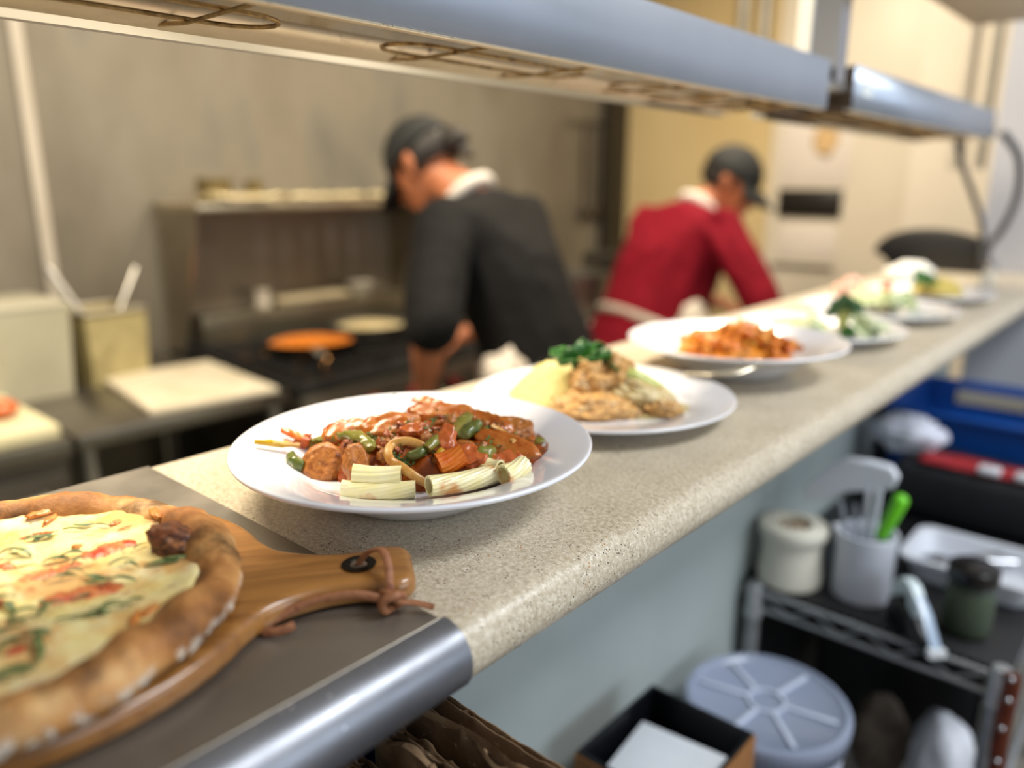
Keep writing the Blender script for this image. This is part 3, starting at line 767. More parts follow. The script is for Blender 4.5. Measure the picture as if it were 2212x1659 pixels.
LETT = M('pale_lettuce', ['c3d090', 'd8e2b0', 'e6edc8', 'a9c07a'], rough=.35, scale=30)
leafy('lettuce_leaf', 'pale green lettuce lying in front of the golden cutlet', 1758, 716, .020, .026, 7, 8, LETT, 'lettuce')
leafy('lettuce_leaf', 'pale green lettuce to the right of the broccoli', 1880, 712, .020, .024, 8, 8, LETT, 'lettuce')
leafy('wilted_greens', 'green leaves trailing in front of the broccoli', 1838, 722, .014, .014, 9, 6)
SHR = M('pink_shrimp', ['dca184', 'e8bfa6', 'c97a5a', 'f0d6c4'], rough=.25, scale=60)
def shrimp(label, px, py, z, s, rz):
    c = at_z(px, py, z)
    pts = [(s * cos(a), s * sin(a), 0) for a in [pi * 1.35 * i / 14 for i in range(15)]]
    solid('shrimp', MB().tube(pts, [s * (.18 + .32 * sin(pi * min(1, .15 + .75 * i / 14))) for i in range(15)], 12), SHR, label, 'shrimp', c, (.9, 0, rz))
shrimp('curled pink shrimp at the back left of the lettuce plate', 1845, 622, .026, .020, .6)
shrimp('curled pink shrimp nearer the middle of the lettuce plate', 1872, 636, .026, .020, 2.2)
shrimp('pale shrimp just behind the broccoli', 1822, 634, .024, .018, 1.4)
chunk('tomato_wedge', 'orange red tomato wedge standing on the lettuce plate', 'tomato', TOMATO, 1915, 622, .028, (.011, .011, .020), (0, .2, 0), 3, .15, 3)
leafy('lettuce_leaf', 'pale lettuce heaped on the shrimp plate', 1935, 658, .020, .034, 12, 10, LETT, 'lettuce')
leafy('lettuce_leaf', 'whitish lettuce at the back of the shrimp plate', 1885, 648, .020, .028, 13, 8, LETT, 'lettuce')
tag(heap_obj('yellow_rice', 'golden rice mound on the farthest plate', 'rice', M('golden_rice', ['b39a3e', 'c8b25a', 'a88c30'], rough=.5, scale=300, bump=.8, bscale=300), 2022, 632, .009, .058, .048, .036, 8, fine=.002), kind='stuff')
leafy('wilted_greens', 'dark green herbs on the rice of the farthest plate', 1998, 607, .040, .024, 14, 9)
chunk('white_napkin', 'white folded napkin behind the rice of the farthest plate', 'napkin', M('napkin', ['eeeae0'], rough=.8), 1965, 592, .035, (.060, .030, .030), (0, 0, YAW), 6, .2)
# glass shaker and bell at the end of the counter
gs = thing('glass_shaker', 'small glass shaker with a shiny cap at the far end of the counter', 'shaker', at_z(2133, 622, 0))
MB().lathe([(0, 0), (.018, 0), (.019, .004), (.016, .045), (.014, .05), (0, .05)], 24).build('jar', M('shaker_glass', ['dfe4e8'], rough=.05, trans=.8), gs)
MB().lathe([(0, .066), (.010, .064), (.0155, .058), (.0155, .049), (0, .049)], 24).build('cap', CHROME, gs)
yb_ = 2.60
op = [at_y(px, py, yb_) for px, py in [(1898, 545), (1905, 528), (1930, 510), (1970, 499), (2015, 496), (2060, 501), (2100, 511), (2126, 523), (2123, 550), (2114, 590)]]
c = sum(op, Vector()) / len(op)
bt = thing('bus_tub', 'black round-cornered plastic tub standing on its edge beyond the farthest plate', 'tub', (c.x, yb_, .001))
ol_ = [(p.x - c.x, p.z - .001) for p in op] + [(op[-1].x - c.x - .012, 0), (op[0].x - c.x + .05, 0), (op[0].x - c.x + .022, .03)]
MX = Matrix(((1, 0, 0, 0), (0, 0, 1, -.03), (0, 1, 0, 0), (0, 0, 0, 1)))
MB().prism(ol_, .055, MX, .010, 3).build('shell', BLACK, bt)
MB().tube(spline([(x, -.028, z) for x, z in ol_[:10]], 4), .006, 8).build('rim', M('dark_rim', ['2a2a2a'], rough=.3), bt)
# ------------------------------------------------------------------ paddle board with the pizza
PC = Vector((-.478, .108, .0028))
hd = at_z(893, 1212, .018) - PC; hd.z = 0
HU, HA = hd.length, atan2(hd.y, hd.x)
def wood_mat():
    t = NT('oiled_acacia')
    v = t.vec((1, 9, 9)); a = t.noise(7, 5, .6, v, 1.5)
    c = t.ramp(a, [(.3, '7d5026'), (.45, '98662f'), (.58, 'a87338'), (.72, '8c5a28')])
    s = t.noise(3, 3); c = t.mix(t.ramp(s, [(.4, 0), (.7, .45)]), c, '5a3315')
    t.col(c); t.set(rough=.28, spec=.5, coat=.35); t.bump(a, .06, .001); return t.m
WOOD = wood_mat()
pad = thing('pizza_paddle', 'round wooden paddle board with handle and leather thong under the pizza', 'paddle board', PC, HA)
R0, hw0, hw1 = .143, .0225, .0265
ol = []
a0 = radians(22)
for i in range(57):
    a = a0 + (2 * pi - 2 * a0) * i / 56; ol.append((R0 * cos(a), R0 * sin(a)))
def side(sg):
    p0 = Vector((R0 * cos(a0), sg * R0 * sin(a0), 0))
    c = [p0, Vector((R0 * cos(a0) + .014, sg * .036, 0)), Vector((.172, sg * .0245, 0)), Vector((.195, sg * hw0, 0)), Vector((HU - .02, sg * hw1, 0))]
    out = [(p.x, p.y) for p in spline(c, 6)][1:]
    cr = .013
    out += [(HU - cr + cr * sin(t), sg * (hw1 - cr + cr * cos(t))) for t in [pi / 2 * k / 6 for k in range(7)]]
    return out
ol = ol + side(-1) + side(1)[::-1]
pb = MB().prism(ol, .0165, None, .0065, 4).build('board', WOOD, pad, sharp=35)
hx = HU - .034
MB().lathe([(.0052, -.0002), (.0105, .0004), (.0108, .0012), (.0062, .0014), (.0052, .0006), (.0052, -.0002)], 32, (hx, 0, .0165)).build('grommet', M('dark_brass', ['2a241c'], rough=.35, metal=.8), pad)
MB().cyl((hx, 0, .0166), (hx, 0, .0169), .0052, seg=24).build('hole', M('hole_dark', ['6b5a48'], rough=.8), pad)
LEA = M('leather_thong', ['7d4a2c', '9a6440', '8a5636'], rough=.6, scale=150, bump=.3, bscale=300)
st = thing('leather_thong', 'thin brown leather thong knotted through the paddle handle', 'leather strap', PC, HA)
T = .0165
yb = -hw1
lp = [(hx, 0, T + .001), (hx + .006, -.004, T + .010), (hx + .014, -.010, T + .0135), (hx + .017, -.020, T + .009), (hx + .017, yb - .003, T + .001), (hx + .018, yb - .005, .007)]
MB().tube(spline(lp, 8), .0026, 10, up=(1, .3, 0), sx=.55).build('loop', LEA, st)
kn = [(hx + .012, yb - .004, .012), (hx + .016, yb - .010, .014), (hx + .022, yb - .009, .008), (hx + .019, yb - .004, .003), (hx + .013, yb - .010, .004), (hx + .012, yb - .012, .011), (hx + .019, yb - .012, .014), (hx + .024, yb - .007, .011)]
MB().tube(spline(kn, 6), .0028, 10).build('knot', LEA, st)
t1 = [(hx + .022, yb - .008, .007), (hx + .030, yb - .008, .006), (hx + .042, yb - .012, .0035)]
MB().tube(spline(t1, 6), .0027, 10, up=(0, 0, 1), sy=.55).build('tail', LEA, st)
t2 = [(hx + .014, yb - .009, .010), (hx - .004, yb - .006, .0145), (hx - .028, yb - .005, .0125), (hx - .048, yb - .008, .006), (hx - .056, yb - .014, .0028), (hx - .047, yb - .017, .003), (hx - .038, yb - .015, .0045)]
MB().tube(spline(t2, 8), .0026, 10, up=(0, -1, .3), sx=1, sy=.5).build('tail', LEA, st)
# pizza
def crust_mat():
    t = NT('baked_crust')
    pos = t.tc.outputs['Object']
    a = t.noise(24, 5, .6)
    c = t.ramp(a, [(.3, '6e4522'), (.45, 'a06a38'), (.58, 'c08a50'), (.72, 'd2a870')])
    ch = t.noise(20, 5, .65); c = t.mix(t.ramp(ch, [(.48, 0), (.64, .85)]), c, '452a15')
    sep = t.n('SeparateXYZ'); t.link(pos, sep.inputs[0])
    fl = t.math('MULTIPLY', t.ramp(t.noise(130, 4, .65), [(.5, 0), (.56, 1)]), t.ramp(t.math('MULTIPLY', sep.outputs[2], 40), [(.30, 1), (.62, 0)]))
    c = t.mix(fl, c, 'e8dfcf')
    bt = t.math('MULTIPLY', t.ramp(t.noise(45, 4, .6), [(.45, 0), (.55, 1)]), t.ramp(t.math('MULTIPLY', sep.outputs[2], 40), [(.08, 1), (.35, 0)]))
    c = t.mix(bt, c, '2a1a10')
    t.col(c); t.set(rough=.6, spec=.3); t.bump(t.noise(160, 5, .6), .5, .002); return t.m
def cheese_mat():
    t = NT('baked_cheese')
    a = t.noise(30, 5, .6)
    c = t.ramp(a, [(.3, 'f2d880'), (.5, 'f8e6a2'), (.7, 'fbf2c8')])
    br = t.noise(26, 5, .6, t.vec((1, 1, 1)))
    c = t.mix(t.ramp(br, [(.47, 0), (.60, .75)]), c, 'dc9c4c')
    br2 = t.noise(60, 4, .6)
    c = t.mix(t.ramp(br2, [(.60, 0), (.70, .85)]), c, 'b0602a')
    t.col(c); t.set(rough=.26, spec=.5, coat=.25, sss=.1); t.bump(t.noise(80, 4), .35, .002); return t.m
PZ = Vector((-.463, .086, PC.z + .0166))
piz = thing('pizza', 'round pizza with melted cheese, red sauce and basil shreds', 'pizza', PZ)
PRAD = .1365
def crust(i, j):
    a = 2 * pi * i; ca, sa = cos(a), sin(a)
    th = pi * 1.58 * j                     # goes from the underside round the outside to the inner slope
    R = PRAD + .004 * noise.noise(Vector((ca * 2.2, sa * 2.2, 1))) + .0016 * noise.noise(Vector((ca * 9, sa * 9, 2)))
    rr = .0122 + .0026 * noise.noise(Vector((ca * 2.6, sa * 2.6, 5))) + .0012 * noise.noise(Vector((ca * 8, sa * 8, 6)))
    x = R - rr * 1.15 + rr * 1.15 * sin(th); z = rr * 1.02 - rr * 1.02 * cos(th)
    d = .0011 * noise.noise(Vector((x * ca * 90, x * sa * 90, z * 120))) + .0006 * noise.noise(Vector((x * ca * 220, x * sa * 220, z * 250)))
    return ((x + d) * ca, (x + d) * sa, max(0, z + d))
m = MB(); m.grid(crust, 160, 26, True); n0 = len(m.v)
m.f.append(tuple(i * 26 for i in range(160)))
m.build('crust', crust_mat(), piz, sharp=180)
def chz(x, y):
    r = hypot(x, y)
    return .0150 + .005 * max(0, (r - .090) / .03) ** 2 + .0022 * noise.noise(Vector((x * 28, y * 28, 3))) + .001 * noise.noise(Vector((x * 90, y * 90, 4)))
def cfn(i, j):
    a = 2 * pi * i
    R = (.119 + .006 * noise.noise(Vector((cos(a) * 4, sin(a) * 4, 9)))) * j
    x, y = R * cos(a), R * sin(a); return (x, y, chz(x, y) + (0 if j < .97 else -.004))
MB().grid(cfn, 120, 40, True).build('cheese', cheese_mat(), piz, sharp=180)
PSAU = sauce_mat('pizza_sauce', ['ac2a12', 'c2441f', 'd88448', 'c4501f'], 80, .25, .5)
def onp(px, py, z=.034):
    p = at_z(px, py, z) - PZ; return p
def patch(px0, py0, px1, py1, w, seed):
    a = onp(px0, py0); b = onp(px1, py1); L = (b - a).length; d = (b - a) / L; nn = Vector((-d.y, d.x, 0)); m = MB()
    def fn(i, j):
        t = i * 2 - 1; s = j * 2 - 1
        ww = w * sqrt(max(0, 1 - t * t)) * (1 + .6 * noise.noise(Vector((t * 3, s * .8, seed))) + .5 * noise.noise(Vector((t * 9, s, seed + 4)))) 
        p = a + d * (L * (.5 + .5 * t)) + nn * (ww * s); p.x += .002 * noise.noise(Vector((t * 5, s * 5, seed + 2)))
        p.z = chz(p.x, p.y) + .0016 * max(0, (1 - t * t) * (1 - s * s)) - .0002 + .0006 * noise.noise(Vector((p.x * 200, p.y * 200, 1)))
        return p
    m.grid(fn, 26, 12); m.build('sauce_patch', PSAU, piz, sharp=180)
for q in [(165, 1208, 300, 1168, .009, 1), (60, 1255, 185, 1215, .008, 2), (70, 1305, 275, 1262, .009, 3), (0, 1232, 30, 1218, .006, 4), (10, 1420, 60, 1395, .004, 5), (-60, 1330, 20, 1300, .006, 6), (40, 1170, 120, 1150, .003, 7)]: patch(*q)
BROWN = sauce_mat('browned_cheese', ['b8652a', 'cf8238', 'd99a4c'], 70, .3, .4)
for k, (a, b2, c, d2, w) in enumerate([(60, 1130, 150, 1100, .006), (95, 1140, 130, 1112, .003), (240, 1140, 262, 1128, .003), (330, 1118, 345, 1140, .003), (300, 1340, 350, 1310, .004), (285, 1365, 300, 1320, .003), (155, 1185, 180, 1178, .003)]):
    aa = onp(a, b2); bb = onp(c, d2); mid = (aa + bb) / 2; L = (bb - aa).length / 2
    mid.z = chz(mid.x, mid.y); r = hypot(mid.x, mid.y)
    if r > .114: mid.z = .0215
    MB().ball((0, 0, 0), (L, w, .002), 3, .3, 2, k).build('browned_spot', BROWN, piz, mid, rot=(0, 0, atan2((bb - aa).y, (bb - aa).x)), sharp=180)
bp = onp(376, 1168, .040); bp.z = .0205
MB().ball((0, 0, 0), (.0165, .0135, .0105), 4, .3, 1.8, 4).build('char_bubble', M('char_brown', ['4a2412', '7d4420', '3a1a0c', 'a86a38'], rough=.5, scale=70, bump=.5, bscale=150), piz, bp, rot=(0, .2, .5), sharp=180)
BAS = M('basil', ['3c4c2a', '55663a', '75844c', '48582f'], rough=.4, scale=120)
random.seed(21)
bpx = [(85, 1170, .02, .3), (100, 1165, .016, 1.2), (165, 1148, .017, .5), (180, 1140, .012, .2), (220, 1142, .012, -.4), (120, 1212, .018, .2), (65, 1235, .02, .4), (150, 1205, .014, .6), (180, 1225, .016, .1),
       (30, 1205, .02, .3), (20, 1212, .016, 1.0), (50, 1200, .016, -.3), (130, 1255, .02, .5), (155, 1248, .014, .9), (200, 1255, .016, -.6), (215, 1262, .014, .4), (255, 1262, .018, .5), (265, 1222, .014, .7), (282, 1232, .013, -.3),
       (350, 1225, .022, .35), (375, 1222, .014, .1), (60, 1330, .016, .5), (105, 1322, .016, 1.0), (95, 1318, .012, -.5), (235, 1310, .016, .8), (255, 1318, .016, .2), (215, 1330, .014, -.1), (200, 1335, .016, .4), (285, 1305, .014, .5),
       (10, 1290, .016, .8), (5, 1305, .014, .1), (20, 1320, .016, -.6), (45, 1350, .016, .2), (20, 1355, .02, .3), (0, 1380, .02, 1.1), (8, 1400, .022, 1.4), (85, 1400, .018, -.9), (92, 1420, .014, -1.1), (70, 1385, .016, .0), (20, 1460, .022, .4), (5, 1475, .018, .1),
       (-40, 1230, .018, .5), (-60, 1290, .018, .2), (-30, 1380, .018, .8), (-80, 1340, .02, .1), (145, 1350, .012, .3), (305, 1185, .01, .4), (175, 1295, .012, .5)]
for k, (a, b2, L, ang) in enumerate(bpx):
    c = onp(a, b2); r = hypot(c.x, c.y)
    if r > .114: c *= .114 / r
    L *= random.uniform(.8, 1.1); w = L * random.uniform(.06, .125); cu = random.uniform(-.35, .35); tw = random.uniform(-1.4, 1.4); lf = random.uniform(.0005, .004)
    ang += YAW + random.uniform(-.3, .3); m = MB()
    def fn(i, j):
        t = i * 2 - 1; s = (j * 2 - 1) * w * sqrt(max(.04, 1 - t * t * .9))
        x = t * L / 2; y = s * cos(tw * t) + cu * L * .5 * t * t; z = s * sin(tw * t) * .9
        X = x * cos(ang) - y * sin(ang) + c.x; Y = x * sin(ang) + y * cos(ang) + c.y
        return (X, Y, chz(X, Y) + .0016 + max(z, -.0008) + lf * (1 - t * t))
    m.grid(fn, 14, 5)
    mn = Vector((c.x, c.y, 0)); m.v = [p - mn for p in m.v]
    solidify(m.build('basil_shred', BAS, piz, mn, sharp=180), .0004)
# ------------------------------------------------------------------ service side below the counter
# wire rack
RZ = -.45
rk = thing('wire_rack', 'chrome wire rack standing against the counter, crowded with white cups and trays', 'shelving rack', (-.31, 1.7, -Z0))
rx, ry, rh = .19, .48, Z0 + RZ
for sx in (-1, 1):
    for sy in (-1, 1):
        p = MB().cyl((sx * rx, sy * ry, 0), (sx * rx, sy * ry, rh + .012), .0125, seg=18)
        for k in range(24): p.lathe([(.0125, -.0015), (.0131, 0), (.0125, .0015)], 18, (sx * rx, sy * ry, .05 + k * .028))
        po = p.build('post', CHROME_D, rk)
        MB().lathe([(0, .016), (.012, .015), (.0145, .010), (.0145, -.034), (.018, -.045), (.0125, -.046)], 18, (sx * rx, sy * ry, rh)).build('post_cap', CHROME_D, po)
def wire_shelf(z):
    m = MB()
    for dz in (0, -.032):
        for sy in (-1, 1): m.cyl((-rx, sy * ry, z + dz), (rx, sy * ry, z + dz), .0042, seg=10)
        for sx in (-1, 1): m.cyl((sx * rx, -ry, z + dz), (sx * rx, ry, z + dz), .0042, seg=10)
    n = 8
    for sy in (-1, 1):
        pts = [(-rx + .02 + (2 * rx - .04) * i / n, sy * ry, z - (.004 if i % 2 == 0 else .028)) for i in range(n + 1)]
        m.tube(pts, .003, 8)
    for sx in (-1, 1):
        pts = [(sx * rx, -ry + .02 + (2 * ry - .04) * i / 20, z - (.004 if i % 2 == 0 else .028)) for i in range(21)]
        m.tube(pts, .003, 8)
    for i in range(26): m.cyl((-rx + .015 * (i + 1), -ry, z), (-rx + .015 * (i + 1), ry, z), .0018, seg=6) if -rx + .015 * (i + 1) < rx else None
    return m
wire_shelf(rh).build('shelf', CHROME_D, rk)
wire_shelf(.34).build('shelf', CHROME_D, rk)
solid('shelf_liner', MB().box((0, 0, 0), (.42, .98, .006), .002), BLACK, 'black mat lying on the top shelf of the chrome rack', 'mat', (-.318, 1.715, RZ + .0075))
SZ = RZ + .0105          # top of the liner
# dark storage bins below
bn = thing('storage_bin', 'black storage bin filling the lower shelf of the chrome rack', 'bin', (-.32, 1.80, -Z0 + .348))
m = MB().span((-.15, -.30, 0), (.15, .36, .006)).span((-.15, -.30, 0), (-.144, .36, .34)).span((.144, -.30, 0), (.15, .36, .34)).span((-.15, .354, 0), (.15, .36, .34)).span((-.15, -.30, 0), (.15, -.294, .34))
m.build('body', BLACK, bn)
solid('dark_side_panel', MB().span((-.006, 0, 0), (0, 1.0, .72)), BLACK, 'black upright panel between the counter wall and the chrome rack', 'panel', (-.523, 1.235, -Z0))
pz_ = -Z0 + .348
chunk_at = lambda name, mb, mat, label, cat, loc, **k: solid(name, mb, mat, label, cat, loc, sharp=180, **k)
chunk_at('paper_sack', MB().ball((0, 0, .075), (.055, .06, .085), 4, .12, 1.4, 3), M('brown_sack', ['5c5044', '6e6154', '4b4037'], rough=.8, scale=25), 'dull brown paper sack on the lower rack shelf', 'sack', (-.31, 1.40, pz_ + .012))
chunk_at('white_sack', MB().ball((0, 0, .10), (.05, .06, .115), 4, .16, 1.3, 9), M('bag_white', ['c3c6cf', 'd8dae0'], rough=.5, scale=12), 'crumpled white plastic bag on the lower rack shelf', 'bag', (-.20, 1.36, pz_ + .002))
# canister with a hole showing toothpicks
def on_shelf(px, py): return at_z(px, py, SZ)
c = on_shelf(1703, 1252)
cn = thing('white_canister', 'round off-white canister with a hole in its lid showing brown picks', 'canister', (c.x, c.y, SZ))
m = MB().lathe([(0, .001), (.052, .001), (.055, .004), (.0555, .02), (.0505, .055), (.0505, .085), (.053, .095), (.053, .100), (0, .100)], 48); m.build('body', CREAMP, cn)
m = MB().lathe([(.032, .112), (.052, .1125), (.0575, .110), (.059, .106), (.059, .100), (.0575, .092), (.053, .092), (.053, .100), (.032, .104), (.032, .112)], 48); m.build('lid', CREAMP, cn)
m = MB(); random.seed(3)
for k in range(70):
    a, r = random.random() * 2 * pi, sqrt(random.random()) * .029
    m.cyl((r * cos(a), r * sin(a), .06), (r * cos(a) + random.uniform(-.002, .002), r * sin(a) + random.uniform(-.002, .002), .104 + random.random() * .006), .0016, .0008, seg=6)
tag(m.build('wooden_picks', M('pick_brown', ['9a744e', 'b8926a'], rough=.7, scale=200), cn), kind='stuff')
# pen cup
c = on_shelf(1858, 1283)
cp = (c.x, c.y)
solid('pen_cup', MB().lathe([(0, .001), (.046, .001), (.0475, .004), (.0475, .112), (.049, .116), (.0485, .119), (.045, .119), (.0435, .113), (.0435, .008), (0, .007)], 48), M('cup_white', ['dcdfe8'], rough=.3),
      'white round cup holding pens and a green highlighter', 'cup', (cp[0], cp[1], SZ), sharp=50)
def stick(name, px0, py0, px1, py1, r, mat, label, cat, dy=0, tip=None, rt=None):
    y = cp[1] + dy
    a = at_y(px0, py0, y); b = at_y(px1, py1, y)
    # keep the foot inside the cup
    d = (b - a); k = (a.z - (SZ + .012)) / max(d.z, 1e-4)
    t = thing(name, label, cat, a)
    ln = (b - a)
    MB().cyl((0, 0, 0), ln * .8, r, seg=14).build('barrel', mat, t)
    MB().cyl(ln * .8, ln, (rt or r) * 1.05, (rt or r) * .8, seg=14).build('cap', tip or mat, t)
GP = M('pen_grey', ['8f939c'], rough=.3, metal=.5)
stick('pen', 1838, 1190, 1815, 1082, .0042, GP, 'grey metal pen in the cup, leftmost and leaning left', 'pen', -.012)
stick('pen', 1850, 1195, 1847, 1090, .0042, GP, 'grey metal pen in the cup, upright just right of the leaning one', 'pen', -.005)
stick('pen', 1812, 1168, 1805, 1130, .0055, WHITEP, 'short white pen at the left rim of the cup', 'pen', -.02)
hl = thing('highlighter', 'bright green highlighter leaning right in the white cup', 'highlighter', at_y(1900, 1180, cp[1] - .012))
LIME = M('lime_plastic', ['6fd020'], rough=.3)
v = at_y(1905, 1155, cp[1] - .012) - Vector(hl.location); v2 = at_y(1945, 1082, cp[1] - .012) - Vector(hl.location)
MB().cyl((0, 0, 0), v, .007, .0085, seg=16).build('barrel', WHITEP, hl)
MB().chain([(v, .0115), (v2, .0125)]).build('cap', LIME, hl)
sp_ = thing('plastic_spatula', 'white plastic spatula with broad slanted blade standing in the cup', 'spatula', at_y(1866, 1195, cp[1] + .012))
y = cp[1] + .012
o0 = Vector(sp_.location)
for q in (0, 1):
    a = at_y(1862 + 16 * q, 1185, y) - o0; b2 = at_y(1878 + 22 * q, 1060, y) - o0
    MB().tube([a, b2], .0052, 10).build('handle', M('spat_white', ['e2e5ee'], rough=.35), sp_)
bl = [at_y(px, py, y) - o0 for px, py in [(1733, 1068), (1740, 1050), (1790, 1010), (1830, 993), (1880, 1000), (1925, 1012), (1940, 1035), (1930, 1058), (1880, 1062), (1830, 1064), (1780, 1078), (1745, 1085)]]
m = MB(); n = len(bl); dv = Vector((0, .012, .004))
m.add([p for p in bl] + [p + dv for p in bl], [tuple(range(n)), tuple(range(2 * n - 1, n - 1, -1))] + [(i, n + i, n + (i + 1) % n, (i + 1) % n) for i in range(n)])
b_ = m.build('blade', MAT['spat_white'], sp_, sharp=60)
bv = b_.modifiers.new('round', 'BEVEL'); bv.width = .003; bv.segments = 2
# tape dispenser
c = on_shelf(1955, 1395)
ca_, cb_ = on_shelf(1925, 1345), on_shelf(1988, 1412)
td = thing('tape_dispenser', 'black tape dispenser with a white roll at the front edge of the rack', 'tape dispenser', ((ca_.x + cb_.x) / 2 + .006, (ca_.y + cb_.y) / 2 + .012, SZ), atan2(cb_.y - ca_.y, cb_.x - ca_.x))
TDB = M('tape_black', ['101114'], rough=.25)
MB().prism([(-.055, 0), (.062, 0), (.066, .010), (.030, .022), (.0, .045), (-.030, .055), (-.055, .040), (-.062, .015)], .026, Matrix(((1, 0, 0, 0), (0, 0, 1, -.013), (0, 1, 0, 0), (0, 0, 0, 1))), .003).build('body', TDB, td)
MB().lathe([(.012, -.009), (.033, -.009), (.034, -.008), (.034, .008), (.033, .009), (.012, .009), (.012, -.009)], 40, (0, 0, 0), Matrix.Translation((-.022, 0, .052)) @ Matrix.Rotation(pi / 2, 4, 'X')).build('tape_roll', M('tape_white', ['cfdde0'], rough=.35), td)
MB().tube([(.0, -.0, .074), (.03, 0, .056), (.063, 0, .018)], .0085, 8, up=(0, 0, 1), sy=.1).build('tape_strip', M('tape_clear', ['9fb0c4'], rough=.2), td)
MB().span((.060, -.013, .006), (.070, .013, .018)).build('cutter', M('cutter_white', ['dfe3e6'], rough=.3), td)
# glass jar of herbs
c = on_shelf(2083, 1362)
jr = thing('herb_jar', 'glass jar of dried green herbs with a black lid', 'jar', (c.x, c.y, SZ))
sub(MB().lathe([(0, .001), (.030, .001), (.036, .005), (.0365, .068), (.032, .082), (.028, .086), (.028, .091), (0, .091)], 40).build('glass', M('jar_glass', ['b9c4b8'], rough=.05, trans=.9, ior=1.2), jr, sharp=180), 1)
tag(MB().lathe([(0, .004), (.031, .004), (.0338, .008), (.0338, .064), (.029, .074), (0, .076)], 40).build('herbs', M('herb_mix', ['2c3a1e', '4a5a2c', '1e2816'], rough=.8, scale=160, bump=.8, bscale=200), jr, sharp=60), kind='stuff')
MB().lathe([(0, .116), (.032, .116), (.0365, .113), (.0365, .092), (.0355, .090), (.026, .090), (0, .090)], 40).build('lid', M('lid_black', ['0c0c0d'], rough=.25), jr)
# white tray with metal utensils
ty = thing('white_tray', 'shallow white tray with rounded corners behind the pen cup', 'tray', (-.185, 1.55, SZ))
def rrect(hx_, hy_, r, n=6):
    out = []
    for cx_, cy_, a0_ in ((hx_ - r, hy_ - r, 0), (-hx_ + r, hy_ - r, pi / 2), (-hx_ + r, -hy_ + r, pi), (hx_ - r, -hy_ + r, 3 * pi / 2)):
        out += [(cx_ + r * cos(a0_ + pi / 2 * k / n), cy_ + r * sin(a0_ + pi / 2 * k / n)) for k in range(n + 1)]
    return out
def tray_mesh(hx_, hy_, h, lip=.012, r=.03, t=.003):
    rings = [(hx_ - .014, hy_ - .014, 0), (hx_ - .004, hy_ - .004, h * .9), (hx_ + lip, hy_ + lip, h), (hx_ + lip, hy_ + lip, h - t), (hx_ + lip - t, hy_ + lip - t, h - t * 2)]
    rings = [(hx_ + lip, hy_ + lip, h - .006), (hx_ + lip, hy_ + lip, h), (hx_, hy_, h), (hx_ - .010, hy_ - .010, t), ]
    outer = [(hx_ + lip - .002, hy_ + lip - .002, h - .006), (hx_ + t, hy_ + t, h - .004), (hx_ - .008, hy_ - .008, 0)]
    m = MB(); seq = [*outer[::-1], *rings]; n = None; vs = []
    for a, b2, z in seq:
        p = rrect(a, b2, r); n = len(p); vs += [(x, y_, z) for x, y_ in p]
    fs = []
    for k in range(len(seq) - 1):
        for i in range(n): fs.append((k * n + i, k * n + (i + 1) % n, (k + 1) * n + (i + 1) % n, (k + 1) * n + i))
    fs.append(tuple(range(n - 1, -1, -1))); fs.append(tuple((len(seq) - 1) * n + i for i in range(n)))
    return m.add(vs, fs)
tray_mesh(.10, .075, .045).build('body', M('tray_white', ['cfd2da', 'd8dbe2'], rough=.3, scale=8), ty)
ty.location = (-.215, 1.50, SZ)
for k, (x, y_, rz, lb) in enumerate([(-.275, 1.50, .5, 'silver serving spoon lying at the left end of the white tray'), (-.265, 1.47, .9, 'second silver spoon lying across the white tray')]):
    s_ = thing('serving_spoon', lb, 'spoon', (x, y_, SZ + .008 + .007 * k), rz)
    MB().ball((0, 0, .008), (.030, .022, .010), 3).build('bowl', CHROME, s_); MB().tube([(.028, 0, .012), (.07, 0, .018), (.13, 0, .022)], .005, 10, up=(0, 0, 1), sy=.4).build('handle', CHROME, s_)
# black bag with red trim, towel, blue tub
bb = thing('black_bag', 'large black insulated bag with red and white trim behind the white tray', 'bag', (-.25, 1.80, SZ))
m = MB().box((0, 0, .06), (.36, .17, .12), .03, seg=4)
for p in m.v:
    p.z += .012 * noise.noise(p * 14); p.y += .010 * noise.noise(p * 12 + Vector((3, 1, 0)))
m.build('body', M('bag_black', ['08090d', '101219'], rough=.6, scale=30, bump=.4, bscale=40), bb, sharp=180)
m = MB()
def flap(i, j):
    x = -.13 + .34 * i; y_ = -.075 + .075 * j
    return (x, y_, .124 + .008 * sin(j * 3) + .006 * noise.noise(Vector((x * 20, y_ * 20, 1))))
solidify(MB().grid(flap, 24, 8).build('red_flap', M('bag_red', ['8f1f26', 'a5262c'], rough=.5, scale=20), bb), .006)
for k, (x0_, x1_) in enumerate([(-.02, .02), (.045, .14)]):
    MB().span((x0_, -.08, .126), (x1_, -.05, .139), .004).build('white_band', WHITEP, bb)
bs = thing('blue_tub', 'deep blue plastic tub with a slotted handle on the far end of the rack', 'tub', (-.335, 2.08, SZ))
BLU = M('blue_plastic', ['0b3f86', '0d4a9a'], rough=.4, scale=6)
hx_, hy_, hh = .145, .16, .185
m = MB()
